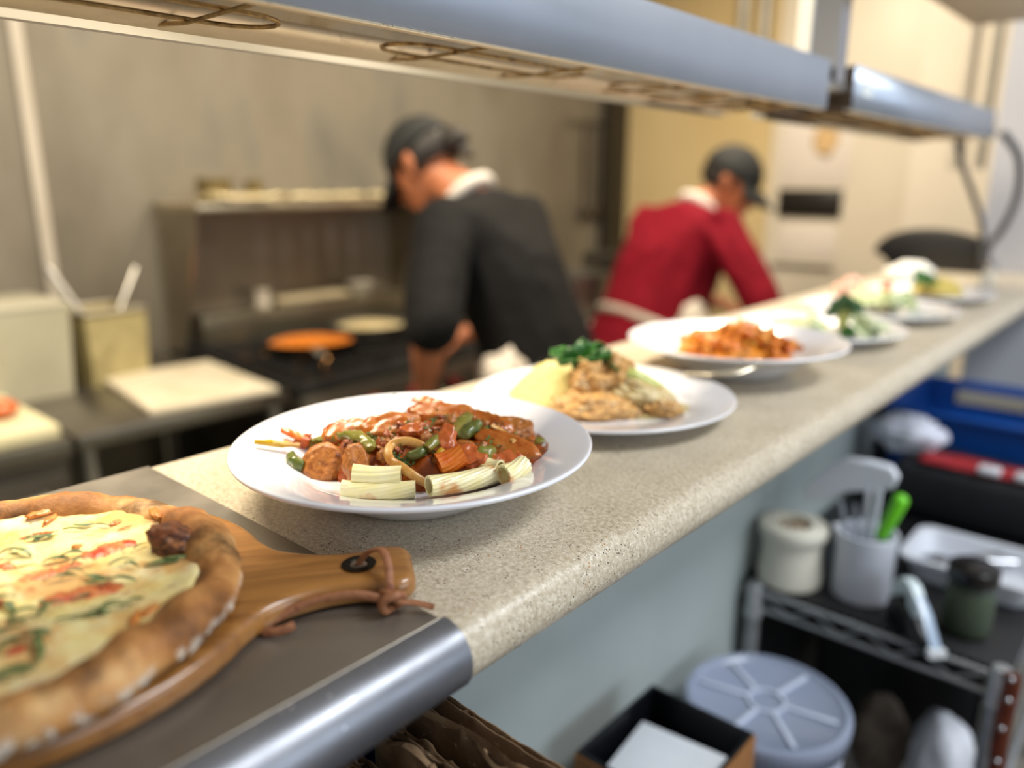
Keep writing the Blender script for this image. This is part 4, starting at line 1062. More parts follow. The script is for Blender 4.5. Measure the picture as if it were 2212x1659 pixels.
def wall4(m, hx_, hy_, hh, t, fl):
    for sx, sy in ((1, 0), (-1, 0), (0, 1), (0, -1)):
        if sx: m.add([(sx * hx_, -hy_, 0), (sx * hx_, hy_, 0), (sx * (hx_ + fl), hy_ + fl, hh), (sx * (hx_ + fl), -hy_ - fl, hh),
                      (sx * (hx_ - t), -hy_ + t, 0), (sx * (hx_ - t), hy_ - t, 0), (sx * (hx_ + fl - t), hy_ + fl - t, hh), (sx * (hx_ + fl - t), -hy_ - fl + t, hh)],
                     [(0, 1, 2, 3), (7, 6, 5, 4), (0, 4, 5, 1), (1, 5, 6, 2), (2, 6, 7, 3), (3, 7, 4, 0)])
        else: m.add([(-hx_, sy * hy_, 0), (hx_, sy * hy_, 0), (hx_ + fl, sy * (hy_ + fl), hh), (-hx_ - fl, sy * (hy_ + fl), hh),
                     (-hx_ + t, sy * (hy_ - t), 0), (hx_ - t, sy * (hy_ - t), 0), (hx_ + fl - t, sy * (hy_ + fl - t), hh), (-hx_ - fl + t, sy * (hy_ + fl - t), hh)],
                    [(0, 1, 2, 3), (7, 6, 5, 4), (0, 4, 5, 1), (1, 5, 6, 2), (2, 6, 7, 3), (3, 7, 4, 0)])
    return m
wall4(m, hx_, hy_, hh, .005, .022).span((-hx_, -hy_, 0), (hx_, hy_, .005)); m.build('body', BLU, bs)
rp_ = [(x, y_, hh) for x, y_ in rrect(hx_ + .026, hy_ + .026, .02)]
MB().tube(rp_, .008, 8, closed=True, up=(0, 0, 1)).build('rim', BLU, bs)
MB().span((-.09, hy_ + .006, hh - .05), (.07, hy_ + .0125, hh - .016)).build('handle_slot', M('slot_beige', ['b4aa94'], rough=.7), bs)
MB().cyl((-.06, -hy_ - .0165, .105), (-.06, -hy_ - .012, .105), .008, seg=12).build('drain_hole', BLACK, bs)
MB().cyl((.03, -hy_ - .0135, .085), (.03, -hy_ - .009, .085), .006, seg=12).build('drain_hole', BLACK, bs)
m = MB().ball((0, 0, .03), (.075, .05, .042), 4, .32, 2.2, 4)
solid('white_towel', m, M('towel', ['c5c8d6', 'd6d8e2'], rough=.9, scale=20, sheen=.3), 'crumpled white towel between the black bag and the counter wall', 'towel', (-.425, 1.81, SZ + .125), sharp=180)
# side stand with tub and box
UZ = -.72
us = thing('low_side_table', 'low black table beside the counter carrying the clear-lidded tub', 'table', (-.34, .82, -Z0))
MB().span((-.18, -.34, Z0 + UZ - .03), (.18, .37, Z0 + UZ), .004).build('top', BLACK, us)
for sx in (-.16, .16):
    for sy in (-.32, .35): MB().span((sx - .015, sy - .015, 0), (sx + .015, sy + .015, Z0 + UZ - .03)).build('leg', BLACK, us)
tb = thing('food_tub', 'large round white tub with a ribbed translucent lid', 'tub', (-.377, .998, UZ))
LT = -.492 - UZ
R = .1165
MB().lathe([(0, .001), (.100, .001), (.104, .005), (R - .003, LT - .02), (R - .005, LT - .012), (.108, LT - .012), (.098, .008), (0, .006)], 64).build('body', M('tub_white', ['b9c0d6', 'c5cadc'], rough=.3, scale=6, trans=.15), tb)
lid = thing_lid = MB()
vs = []; seg = 288
prof = [(R - .001, LT - .034), (R + .001, LT - .004), (R - .001, LT), (R - .006, LT + .001), (R - .010, LT - .003), (R - .013, LT - .006), (.030, LT - .005), (0, LT - .005)]
n = len(prof)
for i in range(seg):
    a = 2 * pi * i / seg
    rb = .0016 if (i // 2) % 2 == 0 else 0
    for k, (r, z) in enumerate(prof): vs.append(((r + (rb if k in (0, 1, 2) else 0)) * cos(a), (r + (rb if k in (0, 1, 2) else 0)) * sin(a), z))
fs = [(i * n + k, ((i + 1) % seg) * n + k, ((i + 1) % seg) * n + k + 1, i * n + k + 1) for i in range(seg) for k in range(n - 1)]
LIDM = M('lid_clear', ['a9b4cc'], rough=.18, trans=.35, coat=.5)
lo = solidify(MB().add(vs, fs).build('lid', LIDM, tb, sharp=50), .0014)
for a in (.2, 1.35, 2.55, 3.35, 4.6, 5.5):
    MB().box((.062 * cos(a), .062 * sin(a), LT - .0025), (.075, .007, .004), .001, (0, 0, a)).build('lid_rib', M('lid_rib_clear', ['c4ccde'], rough=.2), lo)
MB().lathe([(.028, LT - .004), (.028, LT), (.024, LT), (.024, LT - .004)], 32).build('lid_boss', MAT['lid_rib_clear'], lo)
bxp = (-.405, .735)
bx = thing('black_box', 'black lined cardboard box with a white paper pad, beside the tub', 'box', (-.405, .752, UZ), 0)
bh = -.43 - UZ
m = MB(); wall4(m, .075, .088, bh, .004, .0); m.span((-.075, -.088, 0), (.075, .088, .004)); m.build('lining', M('box_black', ['0b0c11'], rough=.35), bx)
m = MB(); wall4(m, .0775, .0905, bh - .004, .0024, .0); m.build('cardboard_sleeve', M('box_card', ['8a5a2c', '9c6a38'], rough=.7, scale=20), bx)
m = MB(); random.seed(2)
for k in range(12):
    r_ = random.uniform(-.03, .03); m.box((.006, -.012, bh - .075 + k * .0045), (.118, .118, .0042), .001, (0, 0, radians(7) + r_ * .4))
m.build('paper_napkins', M('paper_white', ['d6dbe2', 'e2e6ea'], rough=.8, scale=10), bx)
# folded cardboard sheets in a blue crate
cr = thing('blue_crate', 'blue crate full of flattened cardboard tucked under the steel counter edge', 'crate', (-.30, .215, -.42))
m = MB(); wall4(m, .205, .150, .245, .006, .004); m.span((-.205, -.15, 0), (.205, .15, .006)); m.build('body', M('crate_blue', ['0a2450', '0c2c62'], rough=.45, scale=6), cr)
crs = thing('crate_stand', 'dark low stand carrying the blue crate', 'stand', (-.30, .215, -Z0))
MB().span((-.2, -.14, 0), (.2, .14, Z0 - .422)).build('body', BLACK, crs)
def card_mat(nm, a, b2, c):
    t = NT(nm); col = t.ramp(t.noise(30, 5, .6), [(.3, a), (.5, b2), (.7, c)])
    col = t.mix(t.ramp(t.noise(120, 4, .7), [(.62, 0), (.7, .6)]), col, 'cbb79a'); t.col(col); t.set(rough=.85, spec=.2); t.bump(t.noise(200, 4), .3, .001); return t.m
CARD = [card_mat('cardboard_a', '5f4a35', '7a614a', '8a7058'), card_mat('cardboard_b', '6a5138', '8a6f54', 'a08a6c'), card_mat('cardboard_c', '52402e', '6b543f', '7d664c')]
random.seed(31)
cl = [(.322, -.096, 'folded cardboard sheet standing rearmost in the blue crate'), (.311, -.105, 'torn cardboard sheet just in front of the rearmost one'), (.298, -.098, 'cardboard sheet with shredded top edge, third from the rear'),
      (.285, -.112, 'cardboard sheet with ragged fluting, fourth from the rear'), (.272, -.104, 'cardboard sheet with peeling liner, middle of the blue crate'), (.259, -.118, 'thin cardboard sheet behind the curled brown flap'),
      (.246, -.108, 'cardboard sheet with a rounded brown flap at its left end'), (.230, -.120, 'cardboard sheet next to the frontmost ones'), (.214, -.112, 'cut cardboard sheet second from the front of the blue crate'), (.196, -.122, 'cardboard sheet frontmost in the blue crate')]
for k, (y_, zt, lb) in enumerate(cl):
    x0_, x1_ = -.395 + random.uniform(0, .03), -.115
    lean = random.uniform(-.007, .007); th = random.uniform(.003, .0055); zb = -.408
    cs = tag(bpy.data.objects.new('cardboard_sheet', None), lb, 'cardboard', 'cardboard sheets in the blue crate'); COL.objects.link(cs)
    cs.location = ((x0_ + x1_) / 2, y_, zb)
    L, H = x1_ - x0_, zt - zb
    for q in range(2):                                   # two liners with fluting between
        def fn(i, j, q=q):
            x = (i - .5) * L
            tear = .006 * noise.noise(Vector((x * 60, k * 3 + q, 0))) + .003 * noise.noise(Vector((x * 200, k, q)))
            zz = j * (H + (tear if k not in (0,) else tear * .3) - (.012 * max(0, -x * 8 - .7) if k == 6 else 0))
            return (x, lean * j + (q * th) + .0035 * j * j * noise.noise(Vector((x * 14, zz * 10, k + q * .4))), zz)
        solidify(MB().grid(fn, 70, 14).build('liner', CARD[(k + q) % 3], cs, sharp=180), .0009)
    m = MB(); pts = []
    def fl(i, j):
        x = (i - .5) * L; t_ = .5 + .5 * sin(i * 150)
        tear = .004 * noise.noise(Vector((x * 80, k * 5, 4)))
        zz = .5 * H + j * (.5 * H - .002 + tear)
        return (x, lean * zz / H + th * t_ + .0035 * (zz / H) ** 2 * noise.noise(Vector((x * 14, zz * 10, k + .2))), zz)
    MB().grid(fl, 300, 4).build('fluting', CARD[(k + 1) % 3], cs, sharp=180)
    if k in (2, 3, 4):
        for e in range(3):
            xx = random.uniform(-L / 2, L * .1); pts = spline([(xx + .02 * s, .002 + random.uniform(-.004, .004), H - .004 + random.uniform(-.002, .008)) for s in range(4)], 6)
            MB().tube(pts, .0022, 8, up=(0, 0, 1), sy=.2).build('torn_strip', CARD[1], cs, sharp=180)
m = MB().tube(spline([(-.35, .30, -.098), (-.30, .303, -.095), (-.262, .297, -.092), (-.238, .288, -.094), (-.232, .280, -.100), (-.245, .275, -.103)], 8), .0035, 8, up=(0, 0, 1), sx=.25, sy=1)
loc_solid('cardboard_strip', m, CARD[1], 'long curled strip of torn cardboard lying over the sheets', 'cardboard')
# strap at the right of the rack
ST = M('strap_brown', ['5a2412', '6e3018', '43190c'], rough=.4, scale=40)
sr = thing('studded_strap', 'reddish brown studded strap hanging by the right rack post', 'strap', at_y(2185, 1455, 1.19))
o0 = Vector(sr.location)
pp = [at_y(px, py, 1.19) - o0 for px, py in [(2185, 1455), (2186, 1480), (2172, 1540), (2160, 1600), (2152, 1680), (2150, 1760)]]
MB().tube(spline(pp, 6), .011, 10, up=(0, 1, 0), sy=.4).build('leather', ST, sr)
for p in spline(pp, 2)[1::2]:
    MB().ball(p + Vector((0, -.006, 0)), .0045, 2).build('stud', CHROME, sr)
# ------------------------------------------------------------------ kitchen line
KZ = -.28
EX = -1.765                    # front of the line
TABS = steel('table_steel', '7a756c', '8f8a80', rough=.3)
FRONT = steel('fridge_steel', '5c564e', '6e685f', rough=.35)
# refrigerated prep unit at the left
pu = thing('prep_fridge', 'low stainless prep fridge at the left of the kitchen line', 'prep fridge', (-2.14, -.1, -Z0))
H = Z0 + KZ
MB().span((-.37, -.9, .10), (.355, .655, H - .04), .006).build('body', FRONT, pu)
MB().span((-.385, -.92, H - .04), (.375, .66, H), .006).build('top', TABS, pu)
for y0, y1 in ((-.88, -.12), (-.10, .64)):
    dr = MB().span((.356, y0, .14), (.372, y1, H - .07), .004).build('door', FRONT, pu)
    MB().tube([(.378, y1 - .25, H - .11), (.40, y1 - .25, H - .11), (.40, y1 - .05, H - .11), (.378, y1 - .05, H - .11)], .007, 8).build('handle', STEEL, dr)
for sx in (-.32, .32):
    for sy in (-.85, .6): MB().cyl((sx, sy, 0), (sx, sy, .10), .02).build('leg', STEEL, pu)
pt = thing('prep_table', 'open stainless prep table between fridge and range', 'table', (-2.14, .835, -Z0))
MB().span((-.385, -.265, H - .035), (.375, .262, H), .006).build('top', TABS, pt)
for sx in (-.35, .34):
    for sy in (-.235, .235): MB().cyl((sx, sy, 0), (sx, sy, H - .035), .018).build('leg', STEEL, pt)
MB().span((-.37, -.25, .25), (.355, .25, .27)).build('undershelf', STEEL_D, pt)
BOARD = M('white_board', ['c4baa2', 'cec4ae', 'b9ad90'], rough=.5, scale=9)
def slabthing(name, label, cat, mat, pts, z, h, bev=.004):
    c = sum((Vector((x, y, 0)) for x, y in pts), Vector()) / len(pts)
    return solid(name, MB().prism([(x - c.x, y - c.y) for x, y in pts], h, None, bev), mat, label, cat, (c.x, c.y, z))
def quad(px, z): return [(p.x, p.y) for p in [at_z(a, b, z) for a, b in px]]
slabthing('cutting_board', 'white cutting board lying across the open prep table', 'cutting board', BOARD, [(-1.80, .745), (-1.755, 1.06), (-2.20, 1.10), (-2.215, .80)], KZ + .0005, .018)
slabthing('cutting_board', 'thick white cutting board at the left edge with red tomato on it', 'cutting board', M('cream_board', ['c9c096', 'd2caa8'], rough=.5, scale=9), [(-1.775, .10), (-1.785, .545), (-2.20, .545), (-2.20, .10)], KZ + .0005, .03)
c = at_z(2, 886, KZ + .05)
solid('tomato_half', MB().ball((0, 0, .022), (.035, .035, .022), 3), TOMATO, 'red tomato half on the cream cutting board', 'tomato', (c.x, c.y, KZ + .031), sharp=180)
# bain-marie pot with two ladles
INS = M('bain_yellow', ['948860', 'a89c70', '857a54'], rough=.45, scale=10, metal=.2)
bm_ = thing('steam_pan', 'square cream coloured bain marie pan with two ladles', 'pan', (-2.27, .835, KZ), radians(8))
m = MB(); wall4(m, .078, .078, .20, .004, .008); m.span((-.078, -.078, 0), (.078, .078, .004)); m.build('body', INS, bm_)
MB().tube([(x, y, .20) for x, y in rrect(.089, .089, .015)], .005, 8, closed=True, up=(0, 0, 1)).build('rim', STEEL, bm_)
MB().span((-.07, -.07, .15), (.07, .07, .165)).build('broth', M('broth', ['8a6a2c', 'a07c38'], rough=.2, scale=20), bm_)
def ladle(label, p0, p1):
    a = Vector(p0); b2 = Vector(p1); t = thing('ladle', label, 'ladle', a)
    MB().tube([Vector(), (b2 - a) * .5, b2 - a], [.006, .008, .011], 10, up=(1, 0, 0), sy=.5).build('handle', STEEL, t)
    MB().ball((0, 0, -.005), (.03, .03, .02), 3).build('bowl', STEEL, t)
ladle('steel ladle leaning left out of the cream pan', (-2.27, .80, -.115), at_x(103, 578, -2.33))
ladle('steel ladle leaning right out of the cream pan', (-2.26, .875, -.115), at_x(296, 580, -2.30))
fc = thing('food_container', 'square translucent white container at the far left of the line', 'container', (-2.28, .585, KZ), radians(2))
m = MB(); wall4(m, .12, .12, .23, .004, .012); m.span((-.12, -.12, 0), (.12, .12, .005)); m.build('body', M('cambro', ['9a9580', 'a8a38e'], rough=.35, scale=5), fc)
MB().span((-.135, -.135, .229), (.135, .135, .243), .005).build('lid', M('cambro_lid', ['a8a390'], rough=.4), fc)
jt = thing('sauce_bottle', 'small dark bottle with orange cap standing on the white container', 'bottle', (-2.32, .555, KZ + .2435))
MB().lathe([(0, 0), (.018, 0), (.018, .02), (.012, .03), (0, .03)], 20).build('body', BLACK, jt)
MB().cyl((.012, .02, .002), (.012, .03, .024), .012).build('cap', M('orange_cap', ['c25a1a'], rough=.4), jt)
# range with overshelf
rg = thing('gas_range', 'black topped gas range with a high stainless shelf at its back', 'range', (-2.13, 1.61, -Z0))
W2 = .475
MB().span((-.40, -W2, .12), (.33, W2, H - .03), .004).build('body', FRONT, rg)
MB().span((-.40, -W2, H - .03), (.36, W2, H), .004).build('cooktop', BLACKM, rg)
MB().span((.33, -W2, H - .16), (.375, W2, H - .03), .004).build('knob_panel', STEEL_D, rg)
for k in range(6):
    MB().cyl((.376, -.40 + .16 * k, H - .09), (.405, -.40 + .16 * k, H - .09), .024, .020).build('knob', M('red_knob', ['7a1c18'], rough=.4), rg)
dr = MB().span((.331, -.43, .16), (.36, .43, H - .19), .005).build('door', FRONT, rg)
MB().tube([(.36, -.36, H - .23), (.40, -.36, H - .23), (.40, .36, H - .23), (.36, .36, H - .23)], .011, 10).build('handle', STEEL, dr)
for sx in (-.35, .28):
    for sy in (-.43, .43): MB().cyl((sx, sy, 0), (sx, sy, .12), .022).build('leg', STEEL, rg)
for gx in (-.16, .18):
    for gy in (-.31, 0, .31):
        m = MB()
        for s in (-.13, -.065, 0, .065, .13):
            m.box((gx + s, gy, H + .025), (.010, .29, .012), .002); m.box((gx, gy + s, H + .020), (.29, .010, .010), .002)
        for sx in (-.14, .14):
            for sy in (-.14, .14): m.box((gx + sx, gy + sy, H + .012), (.012, .012, .024))
        m.build('grate', BLACKM, rg)
        MB().lathe([(0, .016), (.035, .014), (.042, .004), (.042, 0), (0, 0)], 24, (gx, gy, H + .0005)).build('burner', BLACKM, rg)
t_ = NT('gas_flame'); t_.col('ff9a40'); t_.set(rough=.5, emis='ffb060', estr=6)
for gx, gy in ((-.16, -.31), (.18, -.31)):
    m = MB()
    for k in range(5):
        a = 2 * pi * k / 5 + .3; m.hull([((gx + .046 * cos(a), gy + .046 * sin(a), H + .006), .004), ((gx + .055 * cos(a), gy + .055 * sin(a), H + .019), .0012)], 1)
    m.build('flame', t_.m, rg)
BG = steel('backguard_steel', '857c6c', '9c9282', rough=.4, scale=4, metal=.4)
MB().span((-.40, -W2, H), (-.375, W2, H + .48)).build('backguard', BG, rg)
for sy in (-1, 1):
    MB().prism([(-.375, H), (-.30, H), (-.24, H + .15), (-.14, H + .43), (-.14, H + .455), (-.375, H + .455)], .012,
               Matrix(((1, 0, 0, 0), (0, 0, 1, sy * W2 - (.012 if sy > 0 else 0)), (0, 1, 0, 0), (0, 0, 0, 1)))).build('shelf_bracket', steel('bracket_steel', '8f8574', 'a39a88', rough=.4), rg)
MB().span((-.40, -W2, H + .455), (-.11, W2, H + .475), .003).build('overshelf', steel('shelf_steel', 'b9ad93', 'cfc4aa', rough=.35), rg)
MB().span((-.375, -W2 + .06, H + .0), (-.27, W2 - .02, H + .115), .006).build('flue_riser', steel('riser_steel', '7d7460', '97907c', rough=.35), rg)
for k in range(5): MB().box((-.3745, -.12 + .10 * k, H + .28), (.004, .035, .22), .001).build('vent_louver', M('vent_pale', ['948a7a', 'a0968a'], rough=.4, metal=.4), rg)
OS = KZ + .4755
def can(label, x, y, z, r, h, mat, cat='can', name='food_can'):
    return solid(name, MB().lathe([(0, 0), (r, 0), (r * 1.02, .003), (r, .006), (r, h * .5), (r * .985, h * .52), (r, h * .54), (r, h - .006), (r * 1.02, h - .003), (r, h), (0, h - .002)], 32), mat, label, cat, (x, y, z), sharp=50)
TIN = M('dull_tin', ['5f5236', '75663f', '4e4430'], rough=.45, metal=.4, scale=15)
can('wide dull tin on the left of the range shelf', -2.36, 1.255, OS, .052, .075, TIN)
can('narrow dull tin beside the wide one on the range shelf', -2.36, 1.395, OS, .028, .07, TIN)
for k, (y0_, y1_, lb) in enumerate([(1.20, 1.42, 'crumpled foil tray at the left end of the range shelf'), (1.45, 1.74, 'crumpled foil tray in the middle of the range shelf'), (1.77, 2.05, 'crumpled foil tray at the right end of the range shelf')]):
    m = MB()
    def fn(i, j, a=y0_, b2=y1_, k=k):
        y_ = (j - .5) * (b2 - a); x = (i - .5) * .13
        return (x, y_, .014 + .012 * noise.noise(Vector((x * 30, y_ * 25, k * 3))) * (1 if .05 < i < .95 else 0))
    m.grid(fn, 16, 26); solidify(solid('foil_tray', m, M('warm_foil', ['cbb98c', 'e0d2aa', 'b5a274'], rough=.35, metal=.4, scale=30), lb, 'tray', (-2.295, (y0_ + y1_) / 2, OS + .004), sharp=180), .012)
RS = KZ + .1155
solid('small_bowl', MB().lathe([(0, 0), (.03, 0), (.055, .05), (.052, .052), (.028, .006), (0, .005)], 32), M('pale_bowl', ['a8a294', 'bab4a6'], rough=.3, scale=10), 'pale bowl on the ledge behind the pans', 'bowl', (-2.43, 1.86, RS), sharp=50)
can('white cup standing on the range ledge at left', -2.44, 1.44, RS, .026, .06, M('white_cup', ['b5ada0'], rough=.4), 'cup', 'white_cup')
solid('folded_towel', MB().box((0, 0, .014), (.09, .30, .028), .012, seg=3), M('beige_towel', ['94886e', 'a3977c'], rough=.9, scale=15), 'beige folded towel along the range ledge', 'towel', (-2.44, 1.64, RS))
# skillets
def skillet(label, c, r, ang, up_, mat, food, flabel, fcat, fname):
    t = thing('skillet', label, 'skillet', c)
    MB().lathe([(0, 0), (r * .78, 0), (r * .82, .003), (r, .040), (r * 1.01, .042), (r * .985, .042), (r * .79, .006), (0, .004)], 48).build('pan', mat, t, sharp=60)
    d = Vector((cos(ang), sin(ang), 0)); h = [d * (r * .97) + Vector((0, 0, .034)), d * (r + .06) + Vector((0, 0, .05 + up_ * .3)), d * (r + .22) + Vector((0, 0, .065 + up_))]
    MB().tube(spline(h, 6), .013, 10, up=(0, 0, 1), sy=.4).build('handle', STEEL, t)
    m = heap(None, r * .90, r * .90, .012, 0, 4, rough=.05, fine=.002, pw=.4)
    tag(solid(fname, m, food, flabel, fcat, Vector(c) + Vector((0, 0, .027)), sharp=180), kind='stuff')
GT = KZ + .0315
c = at_z(672, 738, GT + .03); skillet('wide skillet of orange sauce at the front of the range', (c.x, c.y, GT), .142, radians(-30), 0, BLACKM, sauce_mat('skillet_orange', ['c8651a', 'd97a24', 'e08c34'], 40, .2, .3), 'bubbling orange sauce filling the front skillet', 'sauce', 'skillet_sauce')
c = at_z(800, 704, GT + .03); skillet('steel skillet with pale sauce and a raised handle beside the cook', (c.x, c.y, GT), .128, radians(20), .06, STEEL, sauce_mat('skillet_cream', ['a8905a', 'd8cba6', 'c4ad74', 'e8e0c8'], 22, .2, .3), 'pale sauce with white pieces in the steel skillet', 'sauce', 'skillet_sauce')
# table with pots to the right of the range
st2 = thing('stock_table', 'stainless table with pots in the corner behind the cooks', 'table', (-2.14, 2.85, -Z0))
MB().span((-.385, -.74, H - .035), (.30, .74, H), .006).build('top', TABS, st2)
for sx in (-.35, .27):
    for sy in (-.70, .70): MB().cyl((sx, sy, 0), (sx, sy, H - .035), .018).build('leg', STEEL, st2)
MB().span((-.36, -.72, .25), (.29, .72, .27)).build('undershelf', STEEL_D, st2)
def pot(label, px, py, r, h, mat, x=-2.0, name='stock_pot'):
    p = at_z(px, py, KZ); p = p + (p - CP) * .07; t = thing(name, label, 'pot', (p.x, p.y, KZ))
    MB().lathe([(0, 0), (r * .95, 0), (r, .01), (r, h - .004), (r * 1.03, h), (r * .97, h), (r * .965, .012), (0, .006)], 40).build('body', mat, t, sharp=50)
    for s in (-1, 1): MB().tube([(-.03, s * r, h * .8), (-.03, s * (r + .03), h * .82), (.03, s * (r + .03), h * .82), (.03, s * r, h * .8)], .005, 8).build('handle', STEEL, t)
pot('wide steel stock pot behind the cook in black', 1240, 720, .13, .20, STEEL)
pot('smaller steel pot right of the wide stock pot', 1305, 690, .10, .25, STEEL_D)
c = at_z(1225, 640, KZ)
solid('mixing_bowl', MB().lathe([(0, 0), (.05, 0), (.14, .09), (.145, .092), (.137, .092), (.048, .006), (0, .005)], 40), STEEL, 'shallow steel bowl behind the stock pots', 'bowl', (-2.3, 2.62, KZ), sharp=50)
for k, (px, lb) in enumerate([(1265, 'long dark ladle hanging on the wall near the dark corner post'), (1290, 'second dark ladle hanging closest to the corner post')]):
    a = at_x(px, 262, XL + .03); b2 = at_x(px - 4, 460, XL + .03)
    t = thing('hanging_ladle', lb, 'ladle', b2)
    MB().cyl((0, 0, .03), a - b2, .009, seg=10).build('handle', M('dark_iron', ['3a3226', '463c2e'], rough=.5, metal=.4, scale=10), t)
    MB().ball((.0, 0, 0), (.02, .04, .04), 3).build('bowl', MAT['dark_iron'], t)
rl = tag(MB().tube([at_x(1230, 262, XL + .001), at_x(1230, 262, XL + .03), at_x(1310, 262, XL + .03), at_x(1310, 262, XL + .001)], .006, 8).build('hanging_rail', STEEL_D, None), 'steel rail holding two dark ladles on the left wall', 'rail')
# pale bin corner at the near left, on a low shelf behind the steel counter
kb = thing('white_bin', 'corner of a pale grey bin behind the steel counter at the left edge', 'bin', (-1.0, .045, -.36))
m = MB(); wall4(m, .12, .16, .26, .004, .012); m.span((-.12, -.16, 0), (.12, .16, .005)); m.build('body', M('bin_grey', ['8f8d84', '9c9a90'], rough=.4, scale=6), kb)
MB().span((-.135, -.175, .259), (.135, .175, .272), .005).build('lid', M('bin_lid', ['a3a19a'], rough=.4), kb)
ks = thing('bin_stand', 'low dark stand carrying the pale grey bin', 'stand', (-1.0, .045, -Z0))
MB().span((-.1, -.14, 0), (.1, .14, Z0 - .361)).build('body', STEEL_D, ks)
# ------------------------------------------------------------------ far wall papers and holder
PAPER = M('paper_pinkish', ['d0c6bd', 'd6ccc3'], rough=.8, scale=6)
YD = YF - .0605
def wallsheet(name, px, label, cat, mat, th=.002):
    (x0_, y0_, x1_, y1_) = px
    a = at_y(x0_, y0_, YD); b2 = at_y(x1_, y1_, YD); c = (a + b2) / 2
    return solid(name, MB().box((0, 0, 0), (abs(b2.x - a.x), th, abs(a.z - b2.z)), min(.004, th * .4)), mat, label, cat, (c.x, YD - th / 2 - .0003, c.z))
wallsheet('paper_notice', (1695, 262, 1832, 398), 'large pinkish paper notice above the black board on the cooler door', 'notice', PAPER)
wallsheet('paper_notice', (1688, 482, 1800, 562), 'pale paper sheet below the black board on the cooler door', 'notice', PAPER)
t = wallsheet('black_board', (1684, 408, 1816, 470), 'black framed board on the pale cooler door', 'board', M('board_black', ['15110e'], rough=.4), .015)
a = at_y(1684, 408, YD)
o = wallsheet('ticket_rail', (1668, 567, 1802, 581), 'dark ticket rail under the pale paper sheet', 'rail', M('rail_dark', ['4e473f'], rough=.4, metal=.4), .02)
solid('door_stain', MB().ball((0, 0, 0), (.055, .0015, .075), 3, .3, 2, 4), M('tan_tape', ['c9a878'], rough=.7), 'tan stained tape high on the pinkish notice', 'tape', at_y(1785, 300, YD - .004), sharp=180)
